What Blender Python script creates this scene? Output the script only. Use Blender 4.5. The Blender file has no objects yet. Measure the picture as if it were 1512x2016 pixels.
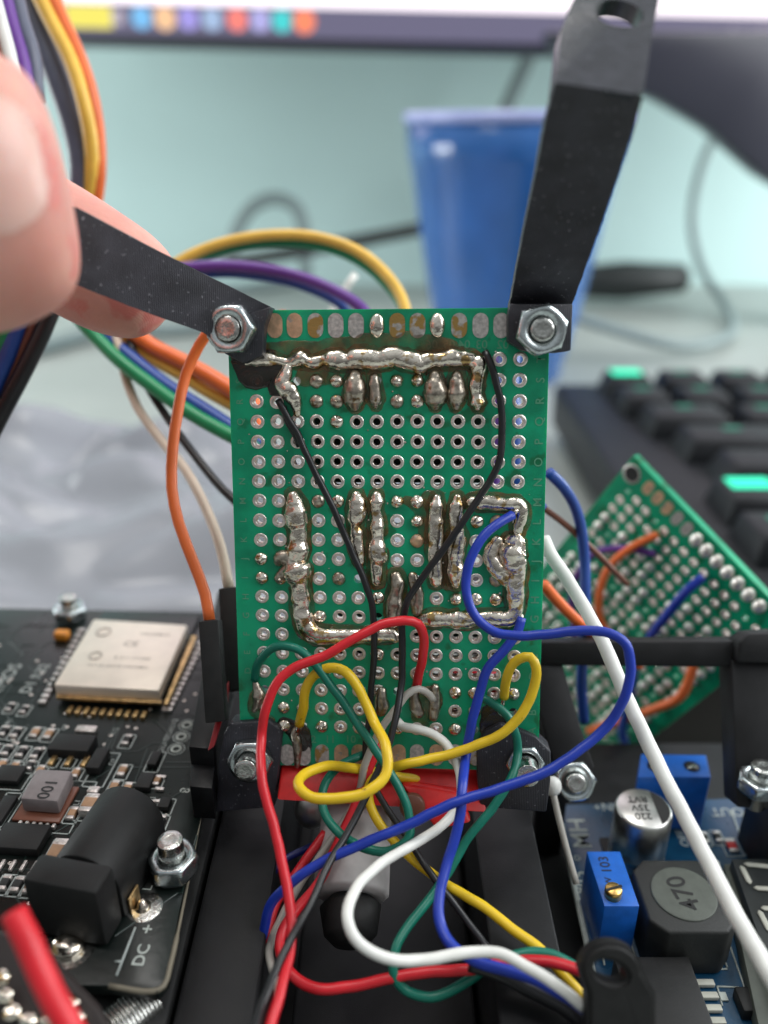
import bpy, bmesh, math, random
from mathutils import Vector, Matrix, noise
random.seed(7)
SC = bpy.context.scene
COL = SC.collection
# ------------------------------------------------------------------ camera (1 unit = 1 cm)
FPX = 1620.0
PITCH = math.radians(25)
CAM = Vector((0, 0, 13.0))
FW = Vector((0, math.cos(PITCH), -math.sin(PITCH)))
DN = Vector((0, -math.sin(PITCH), -math.cos(PITCH)))
RT = Vector((1, 0, 0))
cam_d = bpy.data.cameras.new("camera")
cam = bpy.data.objects.new("camera", cam_d)
COL.objects.link(cam)
cam.matrix_world = Matrix.Translation(CAM) @ Matrix((RT, -DN, -FW)).transposed().to_4x4()
cam_d.sensor_fit = 'VERTICAL'
cam_d.sensor_height = 24.0
cam_d.lens = 24.0 * FPX / 2016
cam_d.clip_start = 0.2
cam_d.clip_end = 1000
cam_d.dof.use_dof = True
cam_d.dof.focus_distance = 10.55
cam_d.dof.aperture_fstop = cam_d.lens * 1e-3 / 0.25
SC.camera = cam
# ------------------------------------------------------------------ world: soft room light
w = bpy.data.worlds.new("World"); SC.world = w; w.use_nodes = True
nt = w.node_tree; bg = nt.nodes["Background"]
tc = nt.nodes.new("ShaderNodeTexCoord"); sep = nt.nodes.new("ShaderNodeSeparateXYZ")
mm = nt.nodes.new("ShaderNodeMath"); mm.operation = 'MULTIPLY_ADD'
m2 = nt.nodes.new("ShaderNodeMath"); m2.operation = 'MULTIPLY_ADD'
cr = nt.nodes.new("ShaderNodeValToRGB")
nt.links.new(tc.outputs["Generated"], sep.inputs[0])
nt.links.new(sep.outputs[2], mm.inputs[0]); mm.inputs[1].default_value = 0.45; mm.inputs[2].default_value = 0.35
nt.links.new(sep.outputs[1], m2.inputs[0]); m2.inputs[1].default_value = 0.22; nt.links.new(mm.outputs[0], m2.inputs[2])
nt.links.new(m2.outputs[0], cr.inputs[0]); nt.links.new(cr.outputs[0], bg.inputs[0])
cr.color_ramp.elements[0].color = (0.10, 0.10, 0.10, 1); cr.color_ramp.elements[0].position = 0.1
cr.color_ramp.elements[1].color = (0.90, 0.97, 1.0, 1); cr.color_ramp.elements[1].position = 0.95
bg.inputs[1].default_value = 0.7

def area(name, loc, target, sx, sy, power, color):
    d = bpy.data.lights.new(name, 'AREA'); d.shape = 'RECTANGLE'; d.size = sx; d.size_y = sy
    d.energy = power; d.color = color
    o = bpy.data.objects.new(name, d); COL.objects.link(o); o.location = loc
    o.rotation_euler = (Vector(target) - Vector(loc)).to_track_quat('-Z', 'Y').to_euler()
    return o
area("window_light", (62, 4, 62), (0, 11, 5), 70, 50, 52000, (0.96, 0.98, 1.0))
area("ceiling_light", (-15, 30, 105), (0, 14, 4), 60, 24, 38000, (1.0, 0.97, 0.93))
area("wall_fill_left", (-62, 42, 16), (20, 77, 9), 30, 24, 20000, (0.95, 0.99, 1.0))  # added lamp, brightens the wall under the monitor from the left
area("wall_fill_right", (78, 44, 20), (0, 77, 9), 34, 26, 39000, (0.95, 0.99, 1.0))  # stronger added lamp, lifts the wall from the right
SC.view_settings.view_transform = 'Standard'
SC.view_settings.look = 'None'
SC.view_settings.exposure = 0.18
SC.view_settings.gamma = 1.0
SC.view_settings.use_curve_mapping = False
try:
    SC.cycles.use_denoising = True
    SC.cycles.max_bounces = 8
    SC.cycles.transparent_max_bounces = 12
    SC.cycles.sample_clamp_indirect = 6
except Exception:
    pass

# ------------------------------------------------------------------ coordinate helpers (measured sight lines met with real planes)
def C2W(x, y, z): return CAM + RT * x + DN * y + FW * z
def ray(px, py): return RT * ((px - 756) / FPX) + DN * ((py - 1008) / FPX) + FW
def PD(px, py, d): return CAM + ray(px, py) * d                       # at depth d
def PZ(px, py, z): r = ray(px, py); return CAM + r * ((z - CAM.z) / r.z)   # on the level z
def PY(px, py, y): r = ray(px, py); return CAM + r * (y / r.y)        # on the upright plane y
def depth(p): return (p - CAM).dot(FW)
def Rm(rx, ry, rz):
    return Matrix.Rotation(rz, 3, 'Z') @ Matrix.Rotation(ry, 3, 'Y') @ Matrix.Rotation(rx, 3, 'X')
RB = Rm(0.15120, 0.06023, 0.00535)
W3 = Matrix((RT, DN, FW)).transposed()
BO = C2W(0.04444, 0.49404, 10.6148)
BX = W3 @ (RB @ Vector((1, 0, 0))); BY = W3 @ (RB @ Vector((0, 1, 0))); BN = -(W3 @ (RB @ Vector((0, 0, 1))))
PI_ = 0.254
def BC(c, r, h=0.0): return BO + BX * ((c - 6.5) * PI_) + BY * ((r - 9.5) * PI_) + BN * h
def BP(px, py, h=0.0):
    r = ray(px, py); o = BO + BN * h
    return CAM + r * ((o - CAM).dot(BN) / r.dot(BN))
def scale_at(p): return depth(p) / FPX           # cm per photo pixel at a point

# ------------------------------------------------------------------ materials
MATS = {}
def mat(name, col, rough=0.5, metal=0.0, var=0.12, vscale=6.0, bump=0.0, bscale=40.0, col2=None, spots=None,
        spec=0.5, coat=0.0, trans=0.0, alpha=1.0, sss=0.0, sssr=(0.25, 0.08, 0.04), emit=None, estr=0.0, layer=0.0, layer_dir='Z', layer_scale=30):
    m = bpy.data.materials.new(name); m.use_nodes = True; n = m.node_tree; b = n.nodes["Principled BSDF"]
    b.inputs["Roughness"].default_value = rough; b.inputs["Metallic"].default_value = metal
    b.inputs["Specular IOR Level"].default_value = spec
    b.inputs["Coat Weight"].default_value = coat; b.inputs["Transmission Weight"].default_value = trans
    b.inputs["Alpha"].default_value = alpha; b.inputs["Subsurface Weight"].default_value = sss
    b.inputs["Subsurface Radius"].default_value = sssr
    if sss: b.inputs["Subsurface Scale"].default_value = 1.0
    if emit: b.inputs["Emission Color"].default_value = (*emit, 1); b.inputs["Emission Strength"].default_value = estr
    geo = n.nodes.new("ShaderNodeTexCoord")
    nz = n.nodes.new("ShaderNodeTexNoise"); nz.inputs["Scale"].default_value = vscale; nz.inputs["Detail"].default_value = 5
    n.links.new(geo.outputs["Object"], nz.inputs["Vector"])
    ramp = n.nodes.new("ShaderNodeValToRGB"); n.links.new(nz.outputs[0], ramp.inputs[0])
    c2 = col2 or tuple(min(1, c * (1 + var)) for c in col); c1 = col if col2 else tuple(c * (1 - var) for c in col)
    ramp.color_ramp.elements[0].position = 0.35; ramp.color_ramp.elements[1].position = 0.65
    ramp.color_ramp.elements[0].color = (*c1, 1); ramp.color_ramp.elements[1].color = (*c2, 1)
    out = ramp.outputs[0]
    if spots:
        sc_, th, scol = spots
        n2 = n.nodes.new("ShaderNodeTexNoise"); n2.inputs["Scale"].default_value = sc_; n2.inputs["Detail"].default_value = 3
        n.links.new(geo.outputs["Object"], n2.inputs["Vector"])
        r2 = n.nodes.new("ShaderNodeValToRGB"); r2.color_ramp.elements[0].position = th; r2.color_ramp.elements[1].position = th + 0.07
        n.links.new(n2.outputs[0], r2.inputs[0])
        mx = n.nodes.new("ShaderNodeMixRGB"); n.links.new(r2.outputs[0], mx.inputs[0]); n.links.new(out, mx.inputs[1])
        mx.inputs[2].default_value = (*scol, 1); out = mx.outputs[0]
    n.links.new(out, b.inputs["Base Color"])
    rr = n.nodes.new("ShaderNodeMapRange"); rr.inputs[3].default_value = max(0.02, rough * 0.8); rr.inputs[4].default_value = min(1, rough * 1.25)
    n.links.new(nz.outputs[0], rr.inputs[0]); n.links.new(rr.outputs[0], b.inputs["Roughness"])
    last = None
    if bump:
        nb = n.nodes.new("ShaderNodeTexNoise"); nb.inputs["Scale"].default_value = bscale; nb.inputs["Detail"].default_value = 3
        n.links.new(geo.outputs["Object"], nb.inputs["Vector"])
        bu = n.nodes.new("ShaderNodeBump"); bu.inputs["Strength"].default_value = 1; bu.inputs["Distance"].default_value = bump
        n.links.new(nb.outputs[0], bu.inputs["Height"]); last = bu
    if layer:
        wv = n.nodes.new("ShaderNodeTexWave"); wv.bands_direction = layer_dir; wv.inputs["Scale"].default_value = layer_scale
        wv.inputs["Distortion"].default_value = 0.6; wv.inputs["Detail"].default_value = 1
        n.links.new(geo.outputs["Object"], wv.inputs["Vector"])
        b2 = n.nodes.new("ShaderNodeBump"); b2.inputs["Strength"].default_value = 1; b2.inputs["Distance"].default_value = layer
        n.links.new(wv.outputs[0], b2.inputs["Height"])
        if last: n.links.new(last.outputs[0], b2.inputs["Normal"])
        last = b2
    if last: n.links.new(last.outputs[0], b.inputs["Normal"])
    MATS[name] = m
    return m
M = MATS
mat("pcb_green", (0.002, 0.31, 0.155), 0.32, var=0.22, vscale=2.2, bump=0.0016, bscale=60, spots=(3.2, 0.60, (0.006, 0.17, 0.07)), sss=0.25, sssr=(0.02, 0.12, 0.05))
mat("tin", (0.86, 0.78, 0.72), 0.34, 1.0, var=0.15, vscale=20, bump=0.004, bscale=50)
mat("solder", (0.80, 0.72, 0.62), 0.18, 1.0, var=0.2, vscale=7, bump=0.011, bscale=15, spots=(6, 0.57, (0.45, 0.30, 0.13)))
mat("solder_dull", (0.46, 0.40, 0.33), 0.30, 1.0, var=0.3, vscale=20, bump=0.006, bscale=14, spots=(9, 0.62, (0.22, 0.14, 0.07)))
mat("pad_tin", (0.66, 0.61, 0.58), 0.36, 0.75, var=0.22, vscale=22, bump=0.003, bscale=70)
mat("pad_copper", (0.72, 0.47, 0.30), 0.40, 0.75, var=0.2, vscale=10, bump=0.003, bscale=70, spots=(8, 0.6, (0.4, 0.36, 0.33)))
mat("solder_glare", (0.92, 0.88, 0.82), 0.42, 0.8, var=0.06, bump=0.004, bscale=20)  # solder whitened so its colour carries the glare on the tilted board
mat("pad_stained", (0.60, 0.56, 0.52), 0.36, 0.75, var=0.2, vscale=16, bump=0.004, bscale=50, spots=(6, 0.48, (0.48, 0.30, 0.10)))
mat("flux", (0.15, 0.085, 0.028), 0.12, 0.0, var=0.5, vscale=6, bump=0.004, bscale=10, alpha=0.45, coat=0.5)
_n = M["flux"].node_tree; _b = _n.nodes["Principled BSDF"]; _t = _n.nodes.new("ShaderNodeTexCoord"); _z = _n.nodes.new("ShaderNodeTexNoise")
_z.inputs["Scale"].default_value = 5; _z.inputs["Detail"].default_value = 4; _m = _n.nodes.new("ShaderNodeMapRange"); _m.inputs[1].default_value = 0.35; _m.inputs[2].default_value = 0.7
_m.inputs[3].default_value = 0.28; _m.inputs[4].default_value = 0.78
_n.links.new(_t.outputs["Object"], _z.inputs["Vector"]); _n.links.new(_z.outputs[0], _m.inputs[0]); _n.links.new(_m.outputs[0], _b.inputs["Alpha"])
mat("burnt_flux", (0.018, 0.012, 0.008), 0.16, 0.0, var=0.4, vscale=6, bump=0.012, bscale=18, alpha=0.9, coat=0.6)
mat("silk_faint", (0.10, 0.34, 0.20), 0.5, var=0.1)
mat("silk_white", (0.48, 0.52, 0.48), 0.5, var=0.1)
mat("silk_grey", (0.40, 0.44, 0.42), 0.5, var=0.1)
mat("zinc", (0.56, 0.61, 0.62), 0.24, 1.0, var=0.12, vscale=10, bump=0.003, bscale=40)
mat("steel", (0.60, 0.60, 0.57), 0.22, 1.0, var=0.15, vscale=30, bump=0.006, bscale=30)
mat("print_black", (0.008, 0.008, 0.009), 0.5, spec=0.3, var=0.25, vscale=3, bump=0.002, bscale=60, layer=0.003, layer_dir='Z', layer_scale=12)
mat("print_bracket", (0.028, 0.028, 0.036), 0.42, spec=0.5, var=0.3, vscale=3, bump=0.003, bscale=45, layer=0.0025, layer_dir='X', layer_scale=14, spots=(26, 0.66, (0.22, 0.22, 0.24)))
mat("tip_gloss", (0.035, 0.035, 0.045), 0.24, var=0.2, bump=0.003, bscale=14, spots=(14, 0.74, (0.3, 0.3, 0.32)))
mat("plastic_black", (0.006, 0.006, 0.007), 0.42, spec=0.3, var=0.2, bump=0.002, bscale=30)
mat("plastic_matte", (0.010, 0.010, 0.010), 0.55, spec=0.35, var=0.2, bump=0.002, bscale=30)
mat("pcb_black", (0.005, 0.008, 0.007), 0.28, spec=0.4, var=0.3, vscale=1.5, bump=0.002, bscale=12)
mat("pcb_blue", (0.006, 0.055, 0.12), 0.28, var=0.25, vscale=1.5, bump=0.002, bscale=12)
mat("blue_part", (0.008, 0.12, 0.52), 0.36, var=0.1, bump=0.002, bscale=20, sss=0.1, sssr=(0.01, 0.03, 0.1))
mat("brass", (0.80, 0.50, 0.16), 0.30, 1.0, var=0.15, bump=0.003, bscale=40)
mat("shield", (0.88, 0.78, 0.67), 0.42, 0.4, var=0.04, vscale=3, bump=0.001, bscale=50)
mat("gold_edge", (0.62, 0.42, 0.20), 0.35, 0.9, var=0.25, vscale=10)
mat("alu", (0.66, 0.65, 0.62), 0.33, 1.0, var=0.06, bump=0.001)
mat("ferrite", (0.016, 0.017, 0.016), 0.55, var=0.15, bump=0.003, bscale=30)
mat("ferrite_grey", (0.085, 0.095, 0.08), 0.6, var=0.12, bump=0.002, bscale=30)
mat("inductor_grey", (0.21, 0.18, 0.18), 0.5, var=0.1, bump=0.002)
mat("cap_tan", (0.42, 0.24, 0.13), 0.5, var=0.15)
mat("orange_part", (0.75, 0.28, 0.03), 0.4, var=0.15)
mat("ink", (0.012, 0.012, 0.012), 0.6, var=0.1)
mat("ink_can", (0.42, 0.37, 0.32), 0.6, var=0.1)
mat("red_plastic", (0.62, 0.012, 0.012), 0.4, var=0.12, sss=0.15, sssr=(0.1, 0.01, 0.01))
mat("dark_glass", (0.01, 0.01, 0.012), 0.3, var=0.2)
mat("seg_grey", (0.42, 0.42, 0.36), 0.5, var=0.08)
mat("seg_face", (0.018, 0.022, 0.022), 0.45, var=0.1)
mat("white_body", (0.50, 0.48, 0.47), 0.45, var=0.08)
def wiremat(n, c, r=0.38, **k): mat(n, c, r, var=0.06, vscale=3, bump=0.0012, bscale=25, sss=0.12, sssr=(0.04, 0.04, 0.04), **k)
wiremat("w_red", (0.60, 0.012, 0.022)); wiremat("w_blue", (0.008, 0.035, 0.36)); wiremat("w_navy", (0.006, 0.012, 0.13))
wiremat("w_yellow", (0.74, 0.50, 0.015), spots=(9, 0.70, (0.30, 0.17, 0.01))); wiremat("w_green", (0.0, 0.15, 0.10))
wiremat("w_white", (0.74, 0.74, 0.70)); wiremat("w_grey", (0.42, 0.40, 0.36)); wiremat("w_black", (0.012, 0.012, 0.014), 0.34)
wiremat("w_orange", (0.80, 0.16, 0.035)); wiremat("w_cream", (0.62, 0.50, 0.40)); wiremat("w_purple", (0.13, 0.035, 0.27))
wiremat("w_leaf", (0.01, 0.26, 0.10)); wiremat("w_brown", (0.17, 0.06, 0.035)); wiremat("w_rblue", (0.02, 0.07, 0.32))
mat("edge_tan", (0.17, 0.15, 0.11), 0.6)
mat("trace_dark", (0.010, 0.022, 0.018), 0.3)
mat("w_dark_red", (0.25, 0.006, 0.01), 0.4)
mat("w_dark", (0.02, 0.014, 0.013), 0.6)
wiremat("w_slate", (0.10, 0.11, 0.16)); wiremat("w_gold", (0.85, 0.52, 0.08))
mat("skin", (0.60, 0.25, 0.20), 0.55, var=0.08, vscale=0.9, bump=0.006, bscale=11, sss=0.45, sssr=(0.35, 0.10, 0.05), col2=(0.72, 0.36, 0.29), spots=(1.6, 0.56, (0.66, 0.21, 0.175)))
_n = M["skin"].node_tree; _b = _n.nodes["Principled BSDF"]; _t = _n.nodes.new("ShaderNodeTexCoord"); _w = _n.nodes.new("ShaderNodeTexWave")
_w.wave_type = 'RINGS'; _w.inputs["Scale"].default_value = 16; _w.inputs["Distortion"].default_value = 5; _w.inputs["Detail"].default_value = 2; _w.inputs["Detail Scale"].default_value = 0.6
_u = _n.nodes.new("ShaderNodeBump"); _u.inputs["Distance"].default_value = 0.0012; _n.links.new(_t.outputs["Object"], _w.inputs["Vector"]); _n.links.new(_w.outputs[0], _u.inputs["Height"])
_old = _b.inputs["Normal"].links[0].from_socket; _n.links.new(_old, _u.inputs["Normal"]); _n.links.new(_u.outputs[0], _b.inputs["Normal"])
mat("nail", (0.78, 0.47, 0.40), 0.42, var=0.05, vscale=1, bump=0.001, sss=0.3, sssr=(0.3, 0.1, 0.06), coat=0.1)
mat("wall_paint", (0.56, 0.75, 0.73), 0.8, var=0.03, vscale=0.05, bump=0.01, bscale=3)
mat("desk_top", (0.36, 0.39, 0.365), 0.42, var=0.08, vscale=0.12, bump=0.004, bscale=2)
mat("bezel", (0.035, 0.035, 0.05), 0.35, var=0.1)
mat("screen_white", (0.02, 0.02, 0.02), 0.3, emit=(1.0, 0.90, 0.97), estr=1.35)
mat("taskbar", (0.02, 0.02, 0.03), 0.3, emit=(0.13, 0.12, 0.19), estr=1.0)
for nme, c in dict(yellow=(0.85, 0.75, 0.12), grey=(0.45, 0.40, 0.48), sky=(0.18, 0.50, 0.85), peach=(0.9, 0.55, 0.30), violet=(0.35, 0.30, 0.75),
                   pale=(0.35, 0.48, 0.70), red=(0.95, 0.22, 0.18), lilac=(0.42, 0.40, 0.75), teal=(0.05, 0.62, 0.62), coral=(1.0, 0.25, 0.12)).items():
    mat("icon_" + nme, (0.02, 0.02, 0.02), 0.4, emit=c, estr=1.0)
mat("cup_blue", (0.05, 0.20, 0.58), 0.16, var=0.15, vscale=0.3, coat=0.3, trans=0.35)
mat("cup_rim", (0.45, 0.50, 0.85), 0.2, var=0.1)
mat("key_black", (0.012, 0.013, 0.016), 0.5, spec=0.3, var=0.2)
mat("key_glow", (0.0, 0.2, 0.1), 0.4, emit=(0.0, 0.85, 0.48), estr=1.3)
mat("key_glow_dim", (0.0, 0.1, 0.06), 0.4, emit=(0.02, 0.40, 0.26), estr=0.22)
mat("bag", (0.34, 0.35, 0.39), 0.22, var=0.12, vscale=0.15, bump=0.03, bscale=0.8, alpha=0.75)
mat("cable_black", (0.02, 0.025, 0.025), 0.5); mat("cable_grey", (0.22, 0.28, 0.28), 0.5)

# ------------------------------------------------------------------ mesh helpers
def spline(pts, step, extra=None):
    """Catmull-Rom through pts; extra = list of scalars carried along."""
    P = [Vector(p) for p in pts]; n = len(P); ex = extra or [0] * n; out = []; eo = []
    for i in range(n - 1):
        p0 = P[max(i - 1, 0)]; p1 = P[i]; p2 = P[i + 1]; p3 = P[min(i + 2, n - 1)]
        L = (p2 - p1).length; k = max(2, int(L / step))
        d1 = max((p1 - p0).length, 1e-4) ** 0.5; d2 = max(L, 1e-4) ** 0.5; d3 = max((p3 - p2).length, 1e-4) ** 0.5
        m1 = (p2 - p1) if i == 0 else ((p1 - p0) / d1 - (p2 - p0) / (d1 + d2) + (p2 - p1) / d2) * d2
        m2 = (p2 - p1) if i == n - 2 else ((p2 - p1) / d2 - (p3 - p1) / (d2 + d3) + (p3 - p2) / d3) * d2
        for j in range(k):
            t = j / k; t2 = t * t; t3 = t2 * t
            out.append(p1 * (2 * t3 - 3 * t2 + 1) + m1 * (t3 - 2 * t2 + t) + p2 * (-2 * t3 + 3 * t2) + m2 * (t3 - t2))
            s = t2 * (3 - 2 * t); eo.append(ex[i] * (1 - s) + ex[i + 1] * s)
    out.append(P[-1]); eo.append(ex[-1])
    return out, eo
class MB:
    def __init__(s): s.bm = bmesh.new()
    def _add(s, tmp, mtx=None):
        if mtx is not None: tmp.transform(mtx)
        me = bpy.data.meshes.new("t"); tmp.to_mesh(me); tmp.free(); s.bm.from_mesh(me); bpy.data.meshes.remove(me); return s
    def box(s, c, size, rot=None, bev=0.0, seg=2, top=None):
        t = bmesh.new(); bmesh.ops.create_cube(t, size=1.0)
        bmesh.ops.scale(t, vec=size, verts=t.verts)
        if top:
            for v in t.verts:
                if v.co.z > 0: v.co.x *= top[0]; v.co.y *= top[1]
        if bev: bmesh.ops.bevel(t, geom=t.edges[:], offset=bev, segments=seg, affect='EDGES', profile=0.5)
        return s._add(t, Matrix.Translation(c) @ (rot.to_4x4() if rot else Matrix.Identity(4)))
    def prism(s, pts, vec, bev=0.0, seg=2):
        t = bmesh.new(); vec = Vector(vec)
        a = [t.verts.new(p) for p in pts]; b = [t.verts.new(Vector(p) + vec) for p in pts]; n = len(pts)
        t.faces.new(a); t.faces.new(b[::-1])
        for i in range(n): t.faces.new((a[i], b[i], b[(i + 1) % n], a[(i + 1) % n]))
        bmesh.ops.recalc_face_normals(t, faces=t.faces)
        if bev: bmesh.ops.bevel(t, geom=t.edges[:], offset=bev, segments=seg, affect='EDGES', profile=0.5)
        return s._add(t)
    def tube(s, pts, rad, n=12, squash=1.0, up=None, caps=True, jit=0.0, jsc=20):
        b = s.bm; N = len(pts); rings = []
        rads = rad if isinstance(rad, (list, tuple)) else [rad] * N
        ref = None
        for i in range(N):
            tan = (pts[min(i + 1, N - 1)] - pts[max(i - 1, 0)])
            tan = tan.normalized() if tan.length > 1e-9 else Vector((0, 0, 1))
            if up is not None: side = tan.cross(up).normalized(); u = up
            else:
                if ref is None: ref = Vector((0, 0, 1)) if abs(tan.z) < 0.9 else Vector((1, 0, 0))
                u = (ref - tan * ref.dot(tan)); u = u.normalized() if u.length > 1e-6 else Vector((0, 1, 0)); ref = u
                side = tan.cross(u).normalized()
            ring = []
            for k in range(n):
                a = 2 * math.pi * k / n
                p = pts[i] + side * (math.cos(a) * rads[i]) + u * (math.sin(a) * rads[i] * squash)
                if jit:
                    q = noise.noise_vector(p * jsc); p = p + q * jit * min(1, rads[i] / 0.08) + noise.noise_vector(p * jsc * 2.7) * jit * 0.4
                ring.append(b.verts.new(p))
            rings.append(ring)
        for i in range(N - 1):
            for k in range(n): b.faces.new((rings[i][k], rings[i][(k + 1) % n], rings[i + 1][(k + 1) % n], rings[i + 1][k]))
        if caps: b.faces.new(rings[0][::-1]); b.faces.new(rings[-1])
        return s
    def wire(s, pts, r, step=0.12, n=12, **k):
        P, _ = spline(pts, step); return s.tube(P, r, n, **k)
    def cyl(s, p0, p1, r, r1=None, n=24, bev=0.0):
        p0 = Vector(p0); p1 = Vector(p1); r1 = r if r1 is None else r1; d = (p1 - p0)
        if bev:
            e = d.normalized() * bev
            return s.tube([p0, p0 + e, p1 - e, p1], [r - bev, r, r1, r1 - bev], n)
        return s.tube([p0, p1], [r, r1], n)
    def lathe(s, prof, origin, axis=Vector((0, 0, 1)), n=32, close=True):
        """prof = [(r,h)]"""
        ax = Vector(axis).normalized(); u = ax.orthogonal().normalized(); v = ax.cross(u); rings = []
        for r, h in prof:
            rings.append([s.bm.verts.new(Vector(origin) + ax * h + (u * math.cos(2 * math.pi * k / n) + v * math.sin(2 * math.pi * k / n)) * r) for k in range(n)])
        for i in range(len(rings) - 1):
            for k in range(n): s.bm.faces.new((rings[i][k], rings[i][(k + 1) % n], rings[i + 1][(k + 1) % n], rings[i + 1][k]))
        if close: s.bm.faces.new(rings[0][::-1]); s.bm.faces.new(rings[-1])
        return s
    def blob(s, c, r, sq=(1, 1, 1), frame=None, jit=0.0, sub=3, jsc=12):
        t = bmesh.new(); bmesh.ops.create_icosphere(t, subdivisions=sub, radius=1)
        f = frame or Matrix.Identity(3); c = Vector(c)
        for v in t.verts:
            q = f @ Vector((v.co.x * r * sq[0], v.co.y * r * sq[1], v.co.z * r * sq[2])) + c
            if jit: q += noise.noise_vector(q * jsc) * jit + noise.noise_vector(q * jsc * 2.3) * jit * 0.5
            v.co = q
        return s._add(t)
    def build(s, name, m, parent=None, smooth=True, sharp=40):
        me = bpy.data.meshes.new(name)
        if smooth:
            for f in s.bm.faces: f.smooth = True
            ang = math.radians(sharp)
            for e in s.bm.edges:
                if len(e.link_faces) == 2 and e.calc_face_angle(0) > ang: e.smooth = False
        s.bm.to_mesh(me); s.bm.free()
        me.materials.append(M[m] if isinstance(m, str) else m)
        o = bpy.data.objects.new(name, me); COL.objects.link(o); attach(o, parent)
        return o
def attach(o, parent):
    if parent is not None:
        o.parent = parent
        p = parent; mtx = Matrix.Identity(4)
        while p is not None:
            mtx = p.matrix_basis_world if False else mtx
            p = p.parent
        o.matrix_parent_inverse = WORLD.get(parent.name, Matrix.Identity(4)).inverted()
    WORLD[o.name] = o.matrix_basis.copy() if parent is None else o.matrix_basis.copy()
WORLD = {}
def tag(o, label=None, cat=None, group=None, kind=None):
    if label: o['label'] = label
    if cat: o['category'] = cat
    if group: o['group'] = group
    if kind: o['kind'] = kind
    return o
def thing(name, loc, label, cat, group=None):
    o = bpy.data.objects.new(name, None); COL.objects.link(o); o.empty_display_size = 0.2
    o.matrix_basis = Matrix.Translation(Vector(loc)); WORLD[o.name] = o.matrix_basis.copy()
    return tag(o, label, cat, group)
def text(body, org, xd, yd, size, m, parent, name="silkscreen_text", ext=0.0, align='CENTER'):
    cu = bpy.data.curves.new(name, 'FONT'); cu.body = body; cu.size = size; cu.align_x = align; cu.align_y = 'CENTER'
    cu.extrude = ext; cu.resolution_u = 3; cu.offset = size * 0.008
    tmp = bpy.data.objects.new("tmp", cu); COL.objects.link(tmp)
    me = bpy.data.meshes.new_from_object(tmp); bpy.data.objects.remove(tmp); me.name = name
    me.materials.clear(); me.materials.append(M[m]); o = bpy.data.objects.new(name, me); COL.objects.link(o)
    xd = Vector(xd).normalized(); yd = Vector(yd).normalized(); zd = xd.cross(yd)
    mt = Matrix((xd, yd, zd)).transposed().to_4x4(); mt.translation = Vector(org)
    o.matrix_basis = mt; attach(o, parent); return o
UPZ = Vector((0, 0, 1)); YV = Vector((0, 1, 0)); XV = Vector((1, 0, 0))

# ------------------------------------------------------------------ setting: wall and desk
DESK_Z = 0.0
MB().box((0, 81, 30), (260, 8, 160)).build("wall", "wall_paint", smooth=False)["kind"] = "structure"
MB().box((0, 15, -2), (240, 123.9, 4)).build("desk", "desk_top", smooth=False)["kind"] = "structure"

# monitor behind
mon = thing("computer_monitor", (0, 64, 0), "large black monitor whose lit white screen crosses the top edge of the photo", "monitor")
rollM = Matrix.Rotation(math.radians(1.1), 3, 'Y')
mc = PY(756, 104, 62); mc.x = 4
def MP(x, z, y=0): return mc + rollM @ Vector((x, y, z))
MB().box(MP(0, 19.5, 1.5), (68, 3, 39), rollM, 0.3).build("monitor_case", "bezel", mon)
MB().box(MP(0, 19.1, -0.05), (66, 0.12, 36), rollM).build("screen", "screen_white", mon, False)
tb = MB().box(MP(0, 1.5, -0.13), (66, 0.06, 1.7), rollM).build("taskbar", "taskbar", mon, False)
for px, wdt, c in [(177, 3.0, "yellow"), (233, 0.9, "grey"), (280, 1.3, "sky"), (326, 1.4, "peach"), (372, 1.3, "violet"), (418, 1.3, "pale"),
                   (467, 1.3, "red"), (512, 1.3, "lilac"), (555, 1.3, "teal"), (599, 1.4, "coral")]:
    x = PY(px, 46, 62).x - mc.x
    f = MB()
    if c == "yellow": f.box(MP(x, 1.6, -0.2), (wdt, 0.05, 1.3), rollM)
    else: f.cyl(MP(x, 1.6, -0.17), MP(x, 1.6, -0.22), wdt / 2, n=20)
    f.build("taskbar_icon", "icon_" + c, tb, False)
text("2:14 PM", MP(PY(1478, 65, 62).x - mc.x, 1.45, -0.2), XV, UPZ, 0.9, "icon_grey", tb, "clock_text")
# monitor stand (dark slanted shape at right)
st = thing("monitor_stand", (30, 60, 0), "dark blurred slanted monitor stand at upper right below the screen", "stand")
MB().prism([PY(1075, 60, 58), PY(1560, 60, 58), PY(1590, 400, 58), PY(1500, 345, 58), PY(1400, 255, 58), PY(1290, 190, 58), PY(1180, 175, 58), PY(1110, 120, 58)], (0, 2.5, 0), 0.3).build("stand_arm", "bezel", st)
MB().prism([PY(1530, 300, 58.5), PY(1750, 300, 58.5), PY(1750, 640, 58.5), PY(1600, 640, 58.5)], (0, 2, 0), 0.3).build("stand_column", "bezel", st)
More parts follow.
